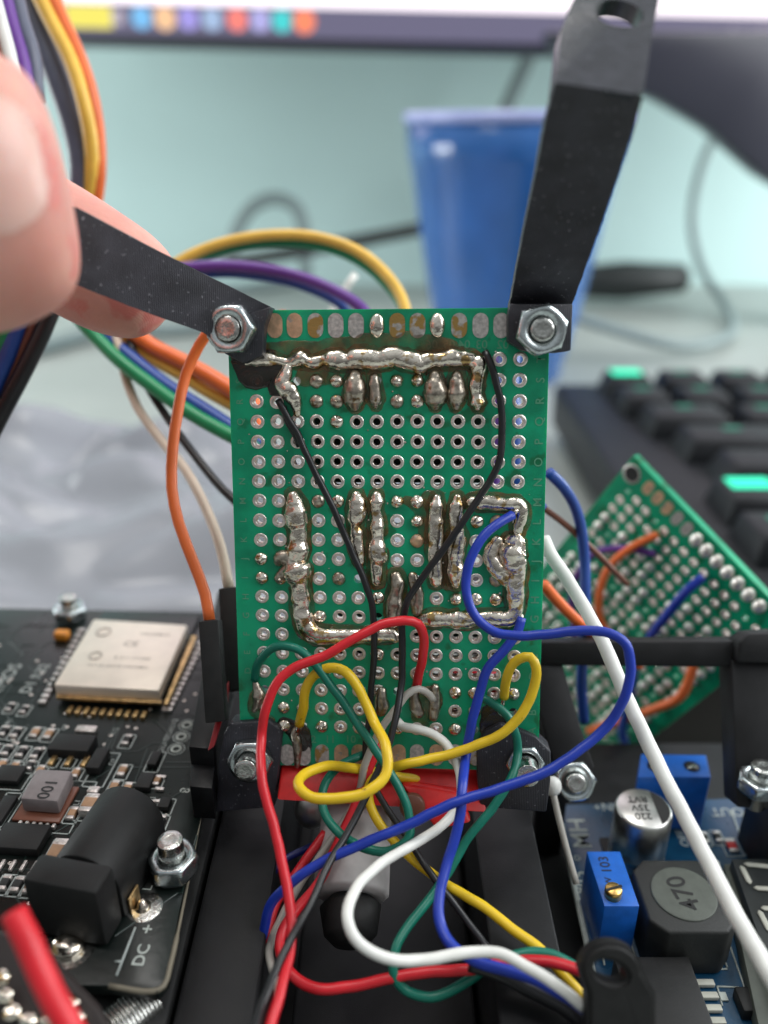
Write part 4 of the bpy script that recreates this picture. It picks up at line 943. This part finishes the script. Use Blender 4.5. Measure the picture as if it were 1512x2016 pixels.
# regulator chip
MB().box(PZ(1300, 1975, ZR + .22), (1.0, 1.0, 0.44), None, 0.03).build("regulator_chip", "plastic_matte", cv)
for k in range(5): MB().box(PZ(1375 + k * 7, 1936 + k * 25, ZR + .05), (0.42, 0.09, 0.07), None, 0.015).build("regulator_pin", "seg_grey", cv)
MB().box(PZ(1475, 1975, ZR + .1), (0.3, 0.34, 0.2), None, 0.03).build("small_chip", "plastic_matte", cv)
MB().box(PZ(1424, 1962, ZR + .02), (0.1, 0.12, 0.03), None, 0.01).build("solder_land", "silk_white", cv)
smd(1440, 1668, "red_plastic", sx=0.14, sy=0.24, parent=cv, z=ZR, R=RR)
smd(1412, 1650, "ink", sx=0.1, sy=0.2, parent=cv, z=ZR, R=RR); smd(1385, 1652, "ink", sx=0.1, sy=0.2, parent=cv, z=ZR, R=RR)
MB().box(PZ(1405, 1705, ZR + .05), (0.2, 0.16, 0.1), None, 0.03).build("solder_land", "pad_tin", cv)
# terminal block
tbk = MB().prism([PZ(x, y, 3.75) for x, y in [(1262, 1484), (1390, 1486), (1400, 1530), (1256, 1530)]], UPZ * -1.1, 0.02).build("terminal_block", "blue_part", cv)
for px in (1290, 1362):
    MB().lathe([(0.13, 0.0), (0.10, -0.0), (0.10, 0.006), (0.001, 0.006)], PZ(px, 1509, 3.75), UPZ, 24, False).build("terminal_hole", "ink", tbk)
    MB().box(PZ(px, 1509, 3.762), (0.15, 0.04, 0.01), Matrix.Rotation(.5, 3, 'Z'), 0.002).build("terminal_screw", "steel", tbk)
# display
ds = MB().prism([PZ(x, y, 3.1) for x, y in [(1440, 1690), (1720, 1690), (1820, 1960), (1545, 1990)]], UPZ * -0.45, 0.02).build("digit_display", "seg_face", cv)
def segm(a, b):
    p = PZ(*a, 3.115); q = PZ(*b, 3.115); MB().tube([p, p.lerp(q, .12), p.lerp(q, .88), q], [0.015, 0.045, 0.045, 0.015], 6, 0.3, UPZ).build("display_segment", "seg_grey", ds)
for a, b in [((1464, 1701), (1530, 1707)), ((1459, 1704), (1477, 1740)), ((1484, 1748), (1540, 1751)), ((1498, 1788), (1550, 1790)), ((1494, 1792), (1516, 1835))]: segm(a, b)
MB().prism([PZ(x, y, 2.9) for x, y in [(1425, 1700), (1442, 1700), (1560, 2050), (1500, 2050)]], UPZ * -0.25, 0.02).build("display_frame", "ferrite_grey", cv)
# green edged board piece at right
gp = thing("relay_module", PZ(1500, 1640, 3.0), "dark module with a pale green bracket at the right edge behind the display", "module")
MB().prism([PZ(x, y, 3.0) for x, y in [(1490, 1605), (1640, 1605), (1660, 1655), (1500, 1655), (1484, 1635)]], UPZ * -0.3, 0.03).build("module_body", "inductor_grey", gp)
MB().prism([PZ(x, y, 2.95) for x, y in [(1464, 1604), (1492, 1604), (1484, 1648)]], UPZ * -0.1, 0.01).build("module_bracket", "silk_faint", gp)
# white lamp leads at left edge of the converter
ww = thing("white_lead", PD(1088, 1550, 11.6), "white-tipped lead with a round bulb end beside the converter board", "wire")
MB().blob(PD(1088, 1548, 11.6), 0.125, (1, 1, 1.2)).build("bulb_tip", "w_white", ww)
MB().wire([PD(1088, 1556, 11.6), PD(1100, 1610, 11.5), PD(1118, 1680, 11.4), PD(1135, 1740, 11.3)], 0.045).build("lead", "w_grey", ww)

# ------------------------------------------------------------------ things in the recess
rd = thing("red_module", PD(755, 1560, 12.4), "bright red plastic module behind the foot of the main board", "module")
MB().prism([PD(554, 1502, 11.25), PD(957, 1502, 11.25), PD(957, 1600, 10.9), PD(545, 1575, 10.9)], FW * 0.5, 0.03).build("module_front", "red_plastic", rd)
MB().prism([PD(790, 1545, 10.9), PD(905, 1560, 10.9), PD(930, 1620, 10.7), PD(860, 1635, 10.7)], FW * 0.25, 0.05).build("module_rib", "red_plastic", rd)
MB().cyl(PD(812, 1580, 11.0), PD(812, 1590, 10.75), 0.17, n=24, bev=0.03).build("module_button", "w_brown", rd)
pt = thing("rotary_knob", PD(680, 1680, 12.2), "silver and white round-bodied component lying in the dark recess behind the wires", "component")
MB().cyl(PD(704, 1585, 11.5), PD(690, 1765, 10.7), 0.48, 0.50, 40, 0.05).build("component_body", "white_body", pt)
MB().cyl(PD(690, 1768, 10.75), PD(690, 1860, 10.35), 0.40, 0.34, 40, 0.12).build("component_neck", "plastic_matte", pt)
MB().blob(PD(612, 1595, 11.4), 0.26, (0.9, .6, 1.2)).build("component_cap", "alu", pt)
# ------------------------------------------------------------------ wires over the main board
def mixpts(L):
    out = []
    for q in L:
        if q[2] == 'b': out.append(BP(q[0], q[1], q[3]))
        elif q[2] == 'z': out.append(PZ(q[0], q[1], q[3]))
        else: out.append(PD(q[0], q[1], q[3]))
    return out
def hook(name, L, r, m, label, group="hookup wires of the main board", tip=None):
    pts = mixpts(L)
    pts = [pts[0]] + [p + noise.noise_vector(p * 1.7) * 0.03 for p in pts[1:]]
    P, _ = spline(pts, 0.06); P = [p + noise.noise_vector(p * 4.5) * 0.009 for p in P]
    t = tag(MB().tube(P, [r * (1 + 0.035 * noise.noise(p * 7)) for p in P], 14).build(name, m), label, "wire", group)
    if tip:
        e = mixpts(tip); MB().wire(e, r * 0.5, 0.03, 8, jit=0.006).build("bare_end", "solder", t)
    return t
def b(x, y, h): return (x, y, 'b', h)
def d(x, y, v): return (x, y, 'd', v)
hook("hookup_wire", [b(955, 692, .05), b(966, 715, .10), b(978, 760, .12), b(987, 806, .14), b(989, 850, .16), b(985, 905, .17), b(965, 945, .18), b(940, 985, .20), b(905, 1035, .22), b(870, 1085, .24), b(830, 1135, .25), b(803, 1180, .26), b(793, 1230, .26), b(791, 1290, .27), b(793, 1345, .3), d(780, 1420, 10.4), d(755, 1490, 10.3), d(722, 1560, 10.2), d(690, 1630, 10.0), d(650, 1700, 9.7), d(610, 1780, 9.3), d(560, 1880, 8.9), d(520, 1970, 8.4), d(495, 2040, 8.0)], 0.046, "w_black", "long thin black wire from the top solder line's right end to the bottom edge")
hook("hookup_wire", [b(548, 788, .03), b(560, 808, .08), b(580, 845, .10), b(600, 890, .12), b(622, 935, .13), b(655, 1000, .15), b(690, 1075, .16), b(716, 1140, .17), b(733, 1200, .17), b(735, 1270, .16), b(733, 1340, .14), b(726, 1420, .14), d(718, 1490, 10.9), d(735, 1540, 10.8), d(768, 1600, 10.6), d(800, 1650, 10.4), d(845, 1720, 10.1), d(900, 1790, 9.9), d(950, 1855, 9.7), d(985, 1890, 9.5)], 0.044, "w_black", "thin black wire leaning from the upper left hole across the board's holes")
hook("hookup_wire", [b(558, 800, .05), b(566, 826, .07), b(578, 852, .06), b(590, 880, .03)], 0.04, "w_black", "short black wire stub beside the burnt upper left solder")
hook("hookup_wire", [b(819, 1352, .05), b(826, 1325, .16), b(834, 1290, .28), b(835, 1255, .36), b(824, 1228, .42), b(800, 1220, .46), b(750, 1230, .5), b(690, 1260, .56), b(640, 1290, .6), b(580, 1316, .66), b(542, 1348, .72), b(522, 1395, .78), b(514, 1450, .8), d(516, 1530, 9.9), d(535, 1620, 9.7), d(560, 1720, 9.5), d(574, 1810, 9.3), d(572, 1880, 9.0), d(552, 1950, 8.6), d(528, 2040, 8.2)], 0.060, "w_red", "red wire looping across the lower board and down the left side")
hook("hookup_wire", [d(748, 1455, 11.0), d(735, 1490, 10.9), d(716, 1540, 10.8), d(692, 1600, 10.7), d(660, 1670, 10.5), d(625, 1740, 10.3), d(580, 1795, 10.1), d(552, 1840, 9.9), d(553, 1880, 9.7), d(580, 1925, 9.5), d(625, 1947, 9.4), d(690, 1942, 9.4), d(770, 1925, 9.4), d(850, 1912, 9.4), d(930, 1905, 9.3), d(1010, 1893, 9.3), d(1080, 1892, 9.2), d(1160, 1915, 9.0)], 0.062, "w_red", "red wire that dips behind the others and runs right to the black tie")
hook("hookup_wire", [d(640, 1640, 11.0), d(590, 1710, 10.7), d(545, 1775, 10.4), d(522, 1840, 10.1), d(508, 1900, 9.8), d(495, 1970, 9.4), d(480, 2050, 9.0)], 0.06, "w_red", "darker red wire at the lower left behind the blue one")
hook("hookup_wire", [b(1008, 1014, .10), b(985, 1027, .22), b(952, 1053, .34), b(930, 1092, .42), b(918, 1140, .46), b(922, 1188, .5), b(944, 1224, .55), b(980, 1245, .6), b(1030, 1253, .64), b(1090, 1250, .68), b(1150, 1240, .72), b(1200, 1245, .76), b(1231, 1270, .8), b(1241, 1315, .84), b(1230, 1375, .9), d(1195, 1430, 9.9), d(1140, 1480, 9.85), d(1070, 1520, 9.8), d(985, 1552, 9.8), d(900, 1580, 9.8), d(810, 1620, 9.8), d(720, 1658, 9.8), d(640, 1695, 9.8), d(580, 1732, 9.8), d(535, 1778, 9.9), d(520, 1830, 10.0), d(512, 1862, 10.1)], 0.060, "w_blue", "blue wire looping out past the board's right edge then back to lower left", tip=[b(1012, 1010, .1), b(1020, 1003, .06)])
hook("hookup_wire", [b(1027, 1216, .08), b(1018, 1244, .14), b(992, 1278, .2), b(958, 1318, .26), b(942, 1365, .32), b(931, 1420, .38), b(918, 1490, .46), d(912, 1555, 9.95), d(905, 1620, 9.8), d(883, 1690, 9.7), d(868, 1755, 9.5), d(866, 1815, 9.3), d(888, 1865, 9.1), d(935, 1893, 9.0), d(1000, 1910, 8.95), d(1060, 1930, 8.9), d(1110, 1960, 8.8), d(1150, 1990, 8.8)], 0.062, "w_blue", "blue wire from the lower right solder straight down to the white wire", tip=[b(1027, 1220, .09), b(1026, 1208, .04)])
hook("hookup_wire", [d(760, 1625, 11.6), d(680, 1645, 11.4), d(600, 1672, 11.2), d(545, 1708, 11.0), d(527, 1760, 10.8), d(522, 1820, 10.5), d(512, 1850, 10.3)], 0.05, "w_navy", "dark blue wire behind, curving into the shadow at lower left")
hook("hookup_wire", [b(590, 1426, .12), b(596, 1395, .22), b(604, 1355, .3), b(620, 1328, .36), b(648, 1316, .42), b(678, 1322, .48), b(704, 1355, .54), b(735, 1415, .62), d(758, 1475, 9.95), d(760, 1522, 9.8), d(728, 1555, 9.7), d(670, 1572, 9.7), d(615, 1570, 9.75), d(587, 1550, 9.9), d(594, 1528, 10.1), d(640, 1510, 10.4), d(710, 1515, 10.8), d(790, 1528, 11.1), d(870, 1538, 11.3), d(938, 1535, 11.4)], 0.064, "w_yellow", "yellow wire making a tall arch then a flat loop at lower left", tip=[b(590, 1422, .12), b(584, 1440, .06)])
hook("hookup_wire", [b(992, 1372, .10), b(994, 1345, .2), b(1005, 1315, .28), b(1022, 1298, .34), b(1045, 1294, .4), b(1055, 1315, .44), b(1048, 1360, .48), b(1025, 1405, .52), b(985, 1445, .54), b(935, 1470, .54), b(870, 1490, .52), d(800, 1503, 10.45), d(755, 1517, 10.6), d(728, 1545, 10.7), d(729, 1580, 10.7), d(748, 1622, 10.6), d(775, 1658, 10.5), d(820, 1700, 10.3), d(880, 1745, 10.1), d(950, 1785, 9.9), d(1010, 1832, 9.7), d(1065, 1872, 9.5), d(1115, 1925, 9.3), d(1150, 1965, 9.2)], 0.062, "w_yellow", "yellow wire hooping at the lower right corner then running to the black tie", tip=[b(992, 1374, .1), b(988, 1392, .04)])
hook("hookup_wire", [b(501, 1338, .06), b(508, 1310, .16), b(525, 1285, .24), b(555, 1273, .3), b(590, 1282, .36), b(622, 1312, .42), b(655, 1355, .46), b(700, 1420, .52), d(745, 1487, 10.3), d(782, 1545, 10.2), d(806, 1600, 10.1), d(804, 1650, 10.0), d(770, 1676, 9.95), d(718, 1668, 10.0), d(668, 1640, 10.1), d(638, 1595, 10.3), d(640, 1545, 10.5), d(668, 1508, 10.8), d(715, 1486, 11.0)], 0.056, "w_green", "green wire from the lower left corner swinging into a round loop")
hook("hookup_wire", [b(940, 1372, .05), b(962, 1378, .12), b(990, 1398, .2), b(1010, 1432, .26), b(1019, 1480, .3), d(1008, 1530, 10.4), d(970, 1590, 10.3), d(922, 1650, 10.2), d(885, 1708, 10.1), d(845, 1768, 9.9), d(805, 1820, 9.7), d(780, 1865, 9.5), d(776, 1912, 9.4), d(800, 1950, 9.4), d(850, 1962, 9.4), d(905, 1940, 9.4), d(960, 1905, 9.4), d(1020, 1880, 9.4), d(1080, 1878, 9.4), d(1150, 1912, 9.3)], 0.056, "w_green", "green wire from the lower right corner crossing left then back to the tie")
hook("hookup_wire", [b(853, 1378, .06), b(845, 1366, .12), b(826, 1356, .18), b(806, 1366, .22), b(786, 1392, .26), b(760, 1425, .28), d(735, 1465, 10.7), d(716, 1510, 10.7), d(706, 1560, 10.8), d(675, 1620, 10.7), d(635, 1680, 10.6), d(590, 1740, 10.5), d(555, 1800, 10.3), d(530, 1870, 9.9), d(548, 1960, 9.3), d(520, 2050, 9.0)], 0.05, "w_grey", "greyish white wire hidden behind the red and black ones")
hook("hookup_wire", [b(783, 1420, .05), b(793, 1432, .14), b(820, 1436, .22), b(855, 1450, .28), b(885, 1476, .34), d(908, 1525, 10.4), d(905, 1580, 10.25), d(868, 1625, 10.1), d(805, 1668, 9.8), d(740, 1708, 9.4), d(698, 1755, 9.0), d(688, 1810, 8.7), d(712, 1860, 8.6), d(765, 1890, 8.6), d(840, 1892, 8.7), d(920, 1878, 8.8), d(985, 1880, 8.8), d(1045, 1908, 8.7), d(1100, 1945, 8.6), d(1150, 1980, 8.6)], 0.060, "w_white", "white wire sweeping in a wide curve at bottom centre")
hook("hookup_wire", [d(925, 1895, 9.2), d(985, 1915, 9.15), d(1050, 1950, 9.1), d(1110, 1985, 9.0), d(1170, 2030, 8.9)], 0.095, "w_black", "thick black sheathed cable under the blue and white wires at bottom", "cables at the bottom edge")
hook("hookup_wire", [d(1070, 1060, 11.4), d(1085, 1092, 11.3), d(1120, 1150, 11.1), d(1180, 1260, 10.7), d(1240, 1385, 10.3), d(1310, 1530, 9.8), d(1380, 1675, 9.3), d(1450, 1810, 8.8), d(1540, 1960, 8.2), d(1600, 2060, 7.8)], 0.092, "w_white", "thick straight white wire slanting across the right side", "cables at the bottom edge")
hook("hookup_wire", [d(28, 1795, 7.2), d(50, 1850, 7.1), d(85, 1925, 7.0), d(135, 2010, 6.9), d(190, 2100, 6.8)], 0.115, "w_red", "thick blurred red wire end in the bottom left foreground", "cables at the bottom edge")
# ------------------------------------------------------------------ black tie with a hole at bottom right
def tie():
    mb = MB(); bm = mb.bm; n = 40; D = 8.35
    o = PD(1202, 1912, D); outer = []
    for k in range(n):
        a = 2 * math.pi * k / n; x = 1205 + 62 * math.cos(a); y = 1915 + 62 * math.sin(a) * (0.9 if math.sin(a) < 0 else 1)
        if math.sin(a) > 0.05: y = 1915 + 200 * min(1, math.sin(a) * 1.4); x = 1205 + 68 * (1 if math.cos(a) > 0 else -1) * min(1, abs(math.cos(a)) * 1.6) + 20
        outer.append((x, y, a))
    vec = FW * 0.25 + UPZ * -0.05; rings = []
    for s in (Vector((0, 0, 0)), vec):
        ro = [bm.verts.new(PD(x, y, D) + s) for x, y, a in outer]
        ri = [bm.verts.new(PD(1203 + 31 * math.cos(a), 1915 + 21 * math.sin(a) + 8 * math.cos(a), D) + s) for x, y, a in outer]
        rings.append((ro, ri))
    for k in range(n):
        j = (k + 1) % n
        bm.faces.new((rings[0][0][k], rings[0][0][j], rings[0][1][j], rings[0][1][k])); bm.faces.new((rings[1][0][k], rings[1][1][k], rings[1][1][j], rings[1][0][j]))
        bm.faces.new((rings[0][0][k], rings[1][0][k], rings[1][0][j], rings[0][0][j])); bm.faces.new((rings[0][1][k], rings[0][1][j], rings[1][1][j], rings[1][1][k]))
    bmesh.ops.recalc_face_normals(bm, faces=bm.faces)
    bmesh.ops.bevel(bm, geom=[e for e in bm.edges if e.calc_face_angle(0) > 0.9], offset=0.05, segments=3, affect='EDGES')
    return mb.build("cable_clamp", "plastic_matte", None, True, 60)
tag(tie(), "matte black holed clamp gathering the coloured wires at bottom right", "clamp")
hook("hookup_wire", [d(1165, 1925, 8.9), d(1190, 1935, 8.75), d(1210, 1942, 8.7), d(1228, 1950, 8.8)], 0.07, "w_red", "red wire end showing inside the black clamp's hole", "cables at the bottom edge")

# ------------------------------------------------------------------ jumper ribbons at the left and behind
GJ = "rainbow jumper wires"
def jump(L, r, m, label): return wire("jumper_wire", [PD(*q) for q in L], r, m, label, GJ, 0.2)
jump([(62, -40, 15), (95, 30, 15), (140, 120, 15), (165, 200, 15), (180, 280, 15.2), (182, 340, 15.4), (168, 420, 15.8), (140, 520, 16)], 0.14, "w_gold", "golden yellow jumper wire bending down from the top left")
jump([(88, -40, 15.1), (118, 30, 15.1), (158, 120, 15.1), (182, 200, 15.1), (193, 280, 15.3), (193, 350, 15.5), (180, 430, 15.9), (150, 520, 16)], 0.14, "w_orange", "orange jumper wire on the outside of the top left bundle")
jump([(40, -40, 15.3), (75, 60, 15.3), (115, 160, 15.3), (145, 250, 15.4), (160, 330, 15.5), (150, 430, 15.8)], 0.22, "w_slate", "dark slate jumper wire behind the yellow one at top left")
jump([(95, -40, 15.8), (120, 40, 15.8), (150, 130, 15.8)], 0.16, "w_leaf", "green jumper wire mostly hidden at the top left")
jump([(22, -40, 13.5), (40, 40, 13.5), (62, 110, 13.5), (70, 200, 13.6)], 0.15, "w_slate", "slate jumper wire running behind the thumb at top left")
jump([(0, -40, 13.3), (22, 50, 13.3), (45, 130, 13.3), (55, 220, 13.3)], 0.13, "w_purple", "purple jumper wire above the thumb")
jump([(-22, -40, 13.0), (2, 50, 13.0), (22, 130, 13.0), (30, 220, 13.0)], 0.12, "w_white", "white jumper wire above the thumb")
jump([(-48, -40, 12.9), (-22, 60, 12.9), (2, 150, 12.9)], 0.12, "w_brown", "brownish jumper wire at the left frame edge above the thumb")
jump([(24, -60, 13.9), (34, 20, 13.9), (44, 80, 13.9)], 0.06, "w_white", "thin white jumper wire between the purple and slate ones")
# left edge bundle below the hand
jump([(60, 520, 12.5), (30, 600, 12.5), (5, 680, 12.6), (-30, 760, 12.6)], 0.15, "w_leaf", "green jumper wire at the left edge under the hand")
jump([(72, 540, 12.6), (40, 620, 12.6), (18, 690, 12.6), (-20, 780, 12.6)], 0.15, "w_rblue", "blue jumper wire at the left edge under the hand")
jump([(100, 560, 12.7), (70, 640, 12.7), (40, 700, 12.7), (-5, 790, 12.7)], 0.12, "w_brown", "brown jumper wire at the left edge beside the black one")
jump([(120, 560, 12.6), (90, 640, 12.6), (55, 715, 12.6), (0, 820, 12.6), (-20, 860, 12.6)], 0.13, "w_black", "black jumper wire slanting down to the left edge")
jump([(140, 610, 14), (180, 655, 14), (235, 710, 13.8), (300, 760, 13.6), (370, 810, 13.4), (440, 850, 13.2), (520, 890, 13)], 0.12, "w_leaf", "green jumper wire sloping down to the board's left edge")
jump([(170, 620, 14.1), (215, 665, 14.1), (265, 710, 13.9), (330, 760, 13.7), (400, 805, 13.5), (470, 850, 13.3), (530, 885, 13)], 0.12, "w_rblue", "blue jumper wire lying against the sloping green one")
jump([(240, 640, 14), (300, 682, 14), (360, 712, 13.8), (420, 745, 13.6), (490, 790, 13.4)], 0.14, "w_orange", "orange jumper wire sloping to the upper left of the board")
jump([(232, 660, 14.1), (290, 702, 14.1), (350, 735, 13.9), (420, 778, 13.7), (490, 815, 13.5)], 0.10, "w_gold", "mustard jumper wire under the sloping orange one")
jump([(420, 640, 11.6), (392, 680, 11.7), (365, 740, 11.7), (350, 810, 11.6), (340, 880, 11.5), (338, 960, 11.4), (352, 1030, 11.3), (382, 1110, 11.3), (404, 1170, 11.25), (413, 1225, 11.2)], 0.078, "w_orange", "orange jumper wire curving down into the black sleeve")
jump([(230, 660, 14), (245, 735, 13.9), (270, 800, 13.8), (320, 870, 13.5), (365, 925, 13.1), (405, 1000, 12.7), (435, 1080, 12.3), (452, 1165, 12.0)], 0.08, "w_cream", "cream jumper wire curving down beside the board's left edge")
jump([(255, 670, 14), (285, 750, 13.9), (335, 830, 13.6), (390, 905, 13.3), (440, 965, 13.0), (490, 1010, 12.8)], 0.07, "w_black", "thin black jumper wire sloping behind the orange one")
jump([(290, 560, 16), (370, 505, 16), (450, 475, 16), (540, 462, 16), (620, 466, 16), (700, 492, 15.8), (755, 535, 15.6), (790, 585, 15.4), (805, 640, 15.2)], 0.105, "w_gold", "yellow jumper wire arching above the board's top edge")
jump([(330, 540, 16.2), (410, 500, 16.2), (500, 480, 16.2), (600, 480, 16.2), (680, 500, 16), (740, 538, 15.8), (785, 590, 15.6), (812, 650, 15.4)], 0.10, "w_leaf", "green jumper wire just under the arching yellow one")
jump([(340, 530, 15.5), (420, 523, 15.5), (500, 527, 15.5), (580, 542, 15.4), (650, 568, 15.2), (710, 605, 15.0), (740, 650, 14.9)], 0.11, "w_purple", "purple jumper wire arching behind the board's top left edge")
jump([(360, 545, 15.7), (440, 538, 15.7), (520, 545, 15.7), (600, 565, 15.6), (670, 600, 15.4), (700, 640, 15.3)], 0.09, "w_rblue", "blue jumper wire along the underside of the purple one")
jump([(700, 540, 17), (660, 600, 17), (640, 680, 17), (650, 800, 17)], 0.08, "w_white", "white jumper wire standing behind the board")
jump([(1010, 640, 12.6), (1000, 760, 12.4), (1012, 860, 12.3), (1022, 960, 12.2), (1060, 1010, 12.2)], 0.17, "w_rblue", "blue jumper wire seen only through the board's rightmost holes")
jump([(975, 700, 12.9), (985, 800, 12.8), (978, 900, 12.7), (960, 990, 12.6)], 0.13, "w_purple", "purple jumper wire seen only through the board's upper right holes")
jump([(560, 620, 14.5), (520, 720, 14), (500, 800, 13.5), (530, 900, 13.2)], 0.12, "w_orange", "orange jumper wire seen only through the board's left holes")

# ------------------------------------------------------------------ spring at bottom and small board corner bottom left
sp = []
for k in range(400):
    t = k / 399; a = t * 2 * math.pi * 16; c = PZ(300 - 110 * t, 1962 + 90 * t, 4.25)
    ax = (PZ(190, 2052, 4.25) - PZ(300, 1962, 4.25)).normalized(); sd = ax.cross(UPZ).normalized()
    sp.append(c + sd * math.cos(a) * 0.22 + UPZ * math.sin(a) * 0.16)
tag(MB().tube(sp, 0.02, 7).build("coil_spring", "steel"), "small steel coil spring below the near edge of the black board", "spring")
sb = thing("solder_board", PD(60, 1960, 8.2), "corner of a brown board with shiny solder at the bottom left", "circuit board")
MB().prism([PD(-80, 1830, 8.6), PD(60, 1850, 8.6), PD(190, 1990, 8.2), PD(240, 2080, 8.0), PD(-80, 2080, 8.0)], FW * 0.1, 0.01).build("board_sheet", "w_dark", sb)
for px, py in [(8, 1960), (25, 1992), (0, 1925), (138, 1975), (100, 2005), (55, 2008), (150, 2005)]:
    MB().blob(PD(px, py, 8.15), 0.085, (1.2, 1, .8), None, 0.02).build("solder_joint", "solder", sb)

# ------------------------------------------------------------------ hand
def hand():
    me = bpy.data.meshes.new("hand"); vs = []; es = []; rs = []
    def v(p, r, prev=None):
        vs.append(p); rs.append(r)
        if prev is not None: es.append((prev, len(vs) - 1))
        return len(vs) - 1
    root = v(PD(-900, 620, 10.5), 1.9)
    wr = v(PD(-1250, 800, 10.5), 2.2, root); v(PD(-1700, 1000, 10.5), 2.4, wr)
    # thumb: in front of the bracket
    a = v(PD(-620, 560, 8.6), 1.45, root); a = v(PD(-380, 470, 7.7), 1.28, a); a = v(PD(-210, 415, 7.35), 1.22, a)
    a = v(PD(-90, 385, 7.3), 1.36, a); a = v(PD(15, 372, 7.3), 1.26, a); a = v(PD(90, 362, 7.3), 1.08, a); v(PD(135, 358, 7.35), 0.70, a)
    # index finger behind the bracket
    a = v(PD(-560, 250, 12.0), 1.05, root); a = v(PD(-260, 330, 12.0), 0.95, a); a = v(PD(-60, 390, 11.6), 0.90, a)
    a = v(PD(80, 460, 11.3), 0.90, a); a = v(PD(190, 530, 11.1), 0.86, a); a = v(PD(268, 570, 11.0), 0.78, a); v(PD(335, 605, 11.0), 0.50, a)
    # other fingers curled out of frame
    for k in range(3):
        a = v(PD(-760, 500 + 160 * k, 13.2 + .2 * k), 0.95, root); a = v(PD(-560, 560 + 170 * k, 14.0), 0.82, a); v(PD(-470, 640 + 170 * k, 13.0), 0.7, a)
    me.from_pydata([tuple(p) for p in vs], es, [])
    o = bpy.data.objects.new("hand", me); COL.objects.link(o)
    sk = o.modifiers.new("skin", 'SKIN'); sk.use_smooth_shade = True
    lay = me.skin_vertices[0].data if me.skin_vertices else None
    if lay is None:
        bpy.context.view_layer.objects.active = o
        lay = me.skin_vertices[0].data
    for i, r in enumerate(rs): lay[i].radius = (r, r); lay[i].use_root = (i == 0)
    ss = o.modifiers.new("sub", 'SUBSURF'); ss.levels = 3; ss.render_levels = 3
    dg = bpy.context.evaluated_depsgraph_get(); ev = o.evaluated_get(dg); m2 = bpy.data.meshes.new_from_object(ev)
    bpy.data.objects.remove(o)
    for p in m2.polygons: p.use_smooth = True
    m2.materials.clear(); m2.materials.append(M["skin"])
    m2.name = "hand"
    h = bpy.data.objects.new("hand", m2); COL.objects.link(h)
    return h
hd_ = hand_o = tag(hand(), "hand at left pinching the black bracket between thumb and forefinger", "hand")
WORLD["hand"] = Matrix.Identity(4)
nl = MB(); bm = nl.bm; NX = 24; ctr = PD(-18, 322, 7.3)
from mathutils.bvhtree import BVHTree
bv = BVHTree.FromPolygons([v.co.copy() for v in hand_o.data.vertices], [tuple(p.vertices) for p in hand_o.data.polygons])
rows = []
for i in range(9):
    row = []
    for k in range(32):
        a = 2 * math.pi * k / 32; q = i / 8
        px = -15 + 132 * q * math.cos(a) * (1 if math.cos(a) > 0 else 1.3); py = 325 + 150 * q * math.sin(a) + 12 * q * math.cos(a)
        hit = bv.ray_cast(CAM, ray(px, py).normalized())
        p = hit[0] if hit[0] else PD(px, py, 6.3)
        row.append(bm.verts.new(p - FW * (0.035 * (1 - q ** 4) - 0.006)))
    rows.append(row)
for i in range(8):
    for k in range(32): bm.faces.new((rows[i][k], rows[i][(k + 1) % 32], rows[i + 1][(k + 1) % 32], rows[i + 1][k]))
nl.build("thumbnail", "nail", hand_o)
fm = MB()
for k in range(70):
    c, r = random.uniform(-.8, 13.8), random.uniform(-.5, 19.5)
    fm.blob(BC(c, r, 0.004), random.uniform(0.006, 0.016), (random.uniform(.6, 1.8), 1, .6), FR, 0, 1)
tag(fm.build("flux_fleck_field", "solder", pb), kind="stuff")
print("DONE objects", len(bpy.data.objects))
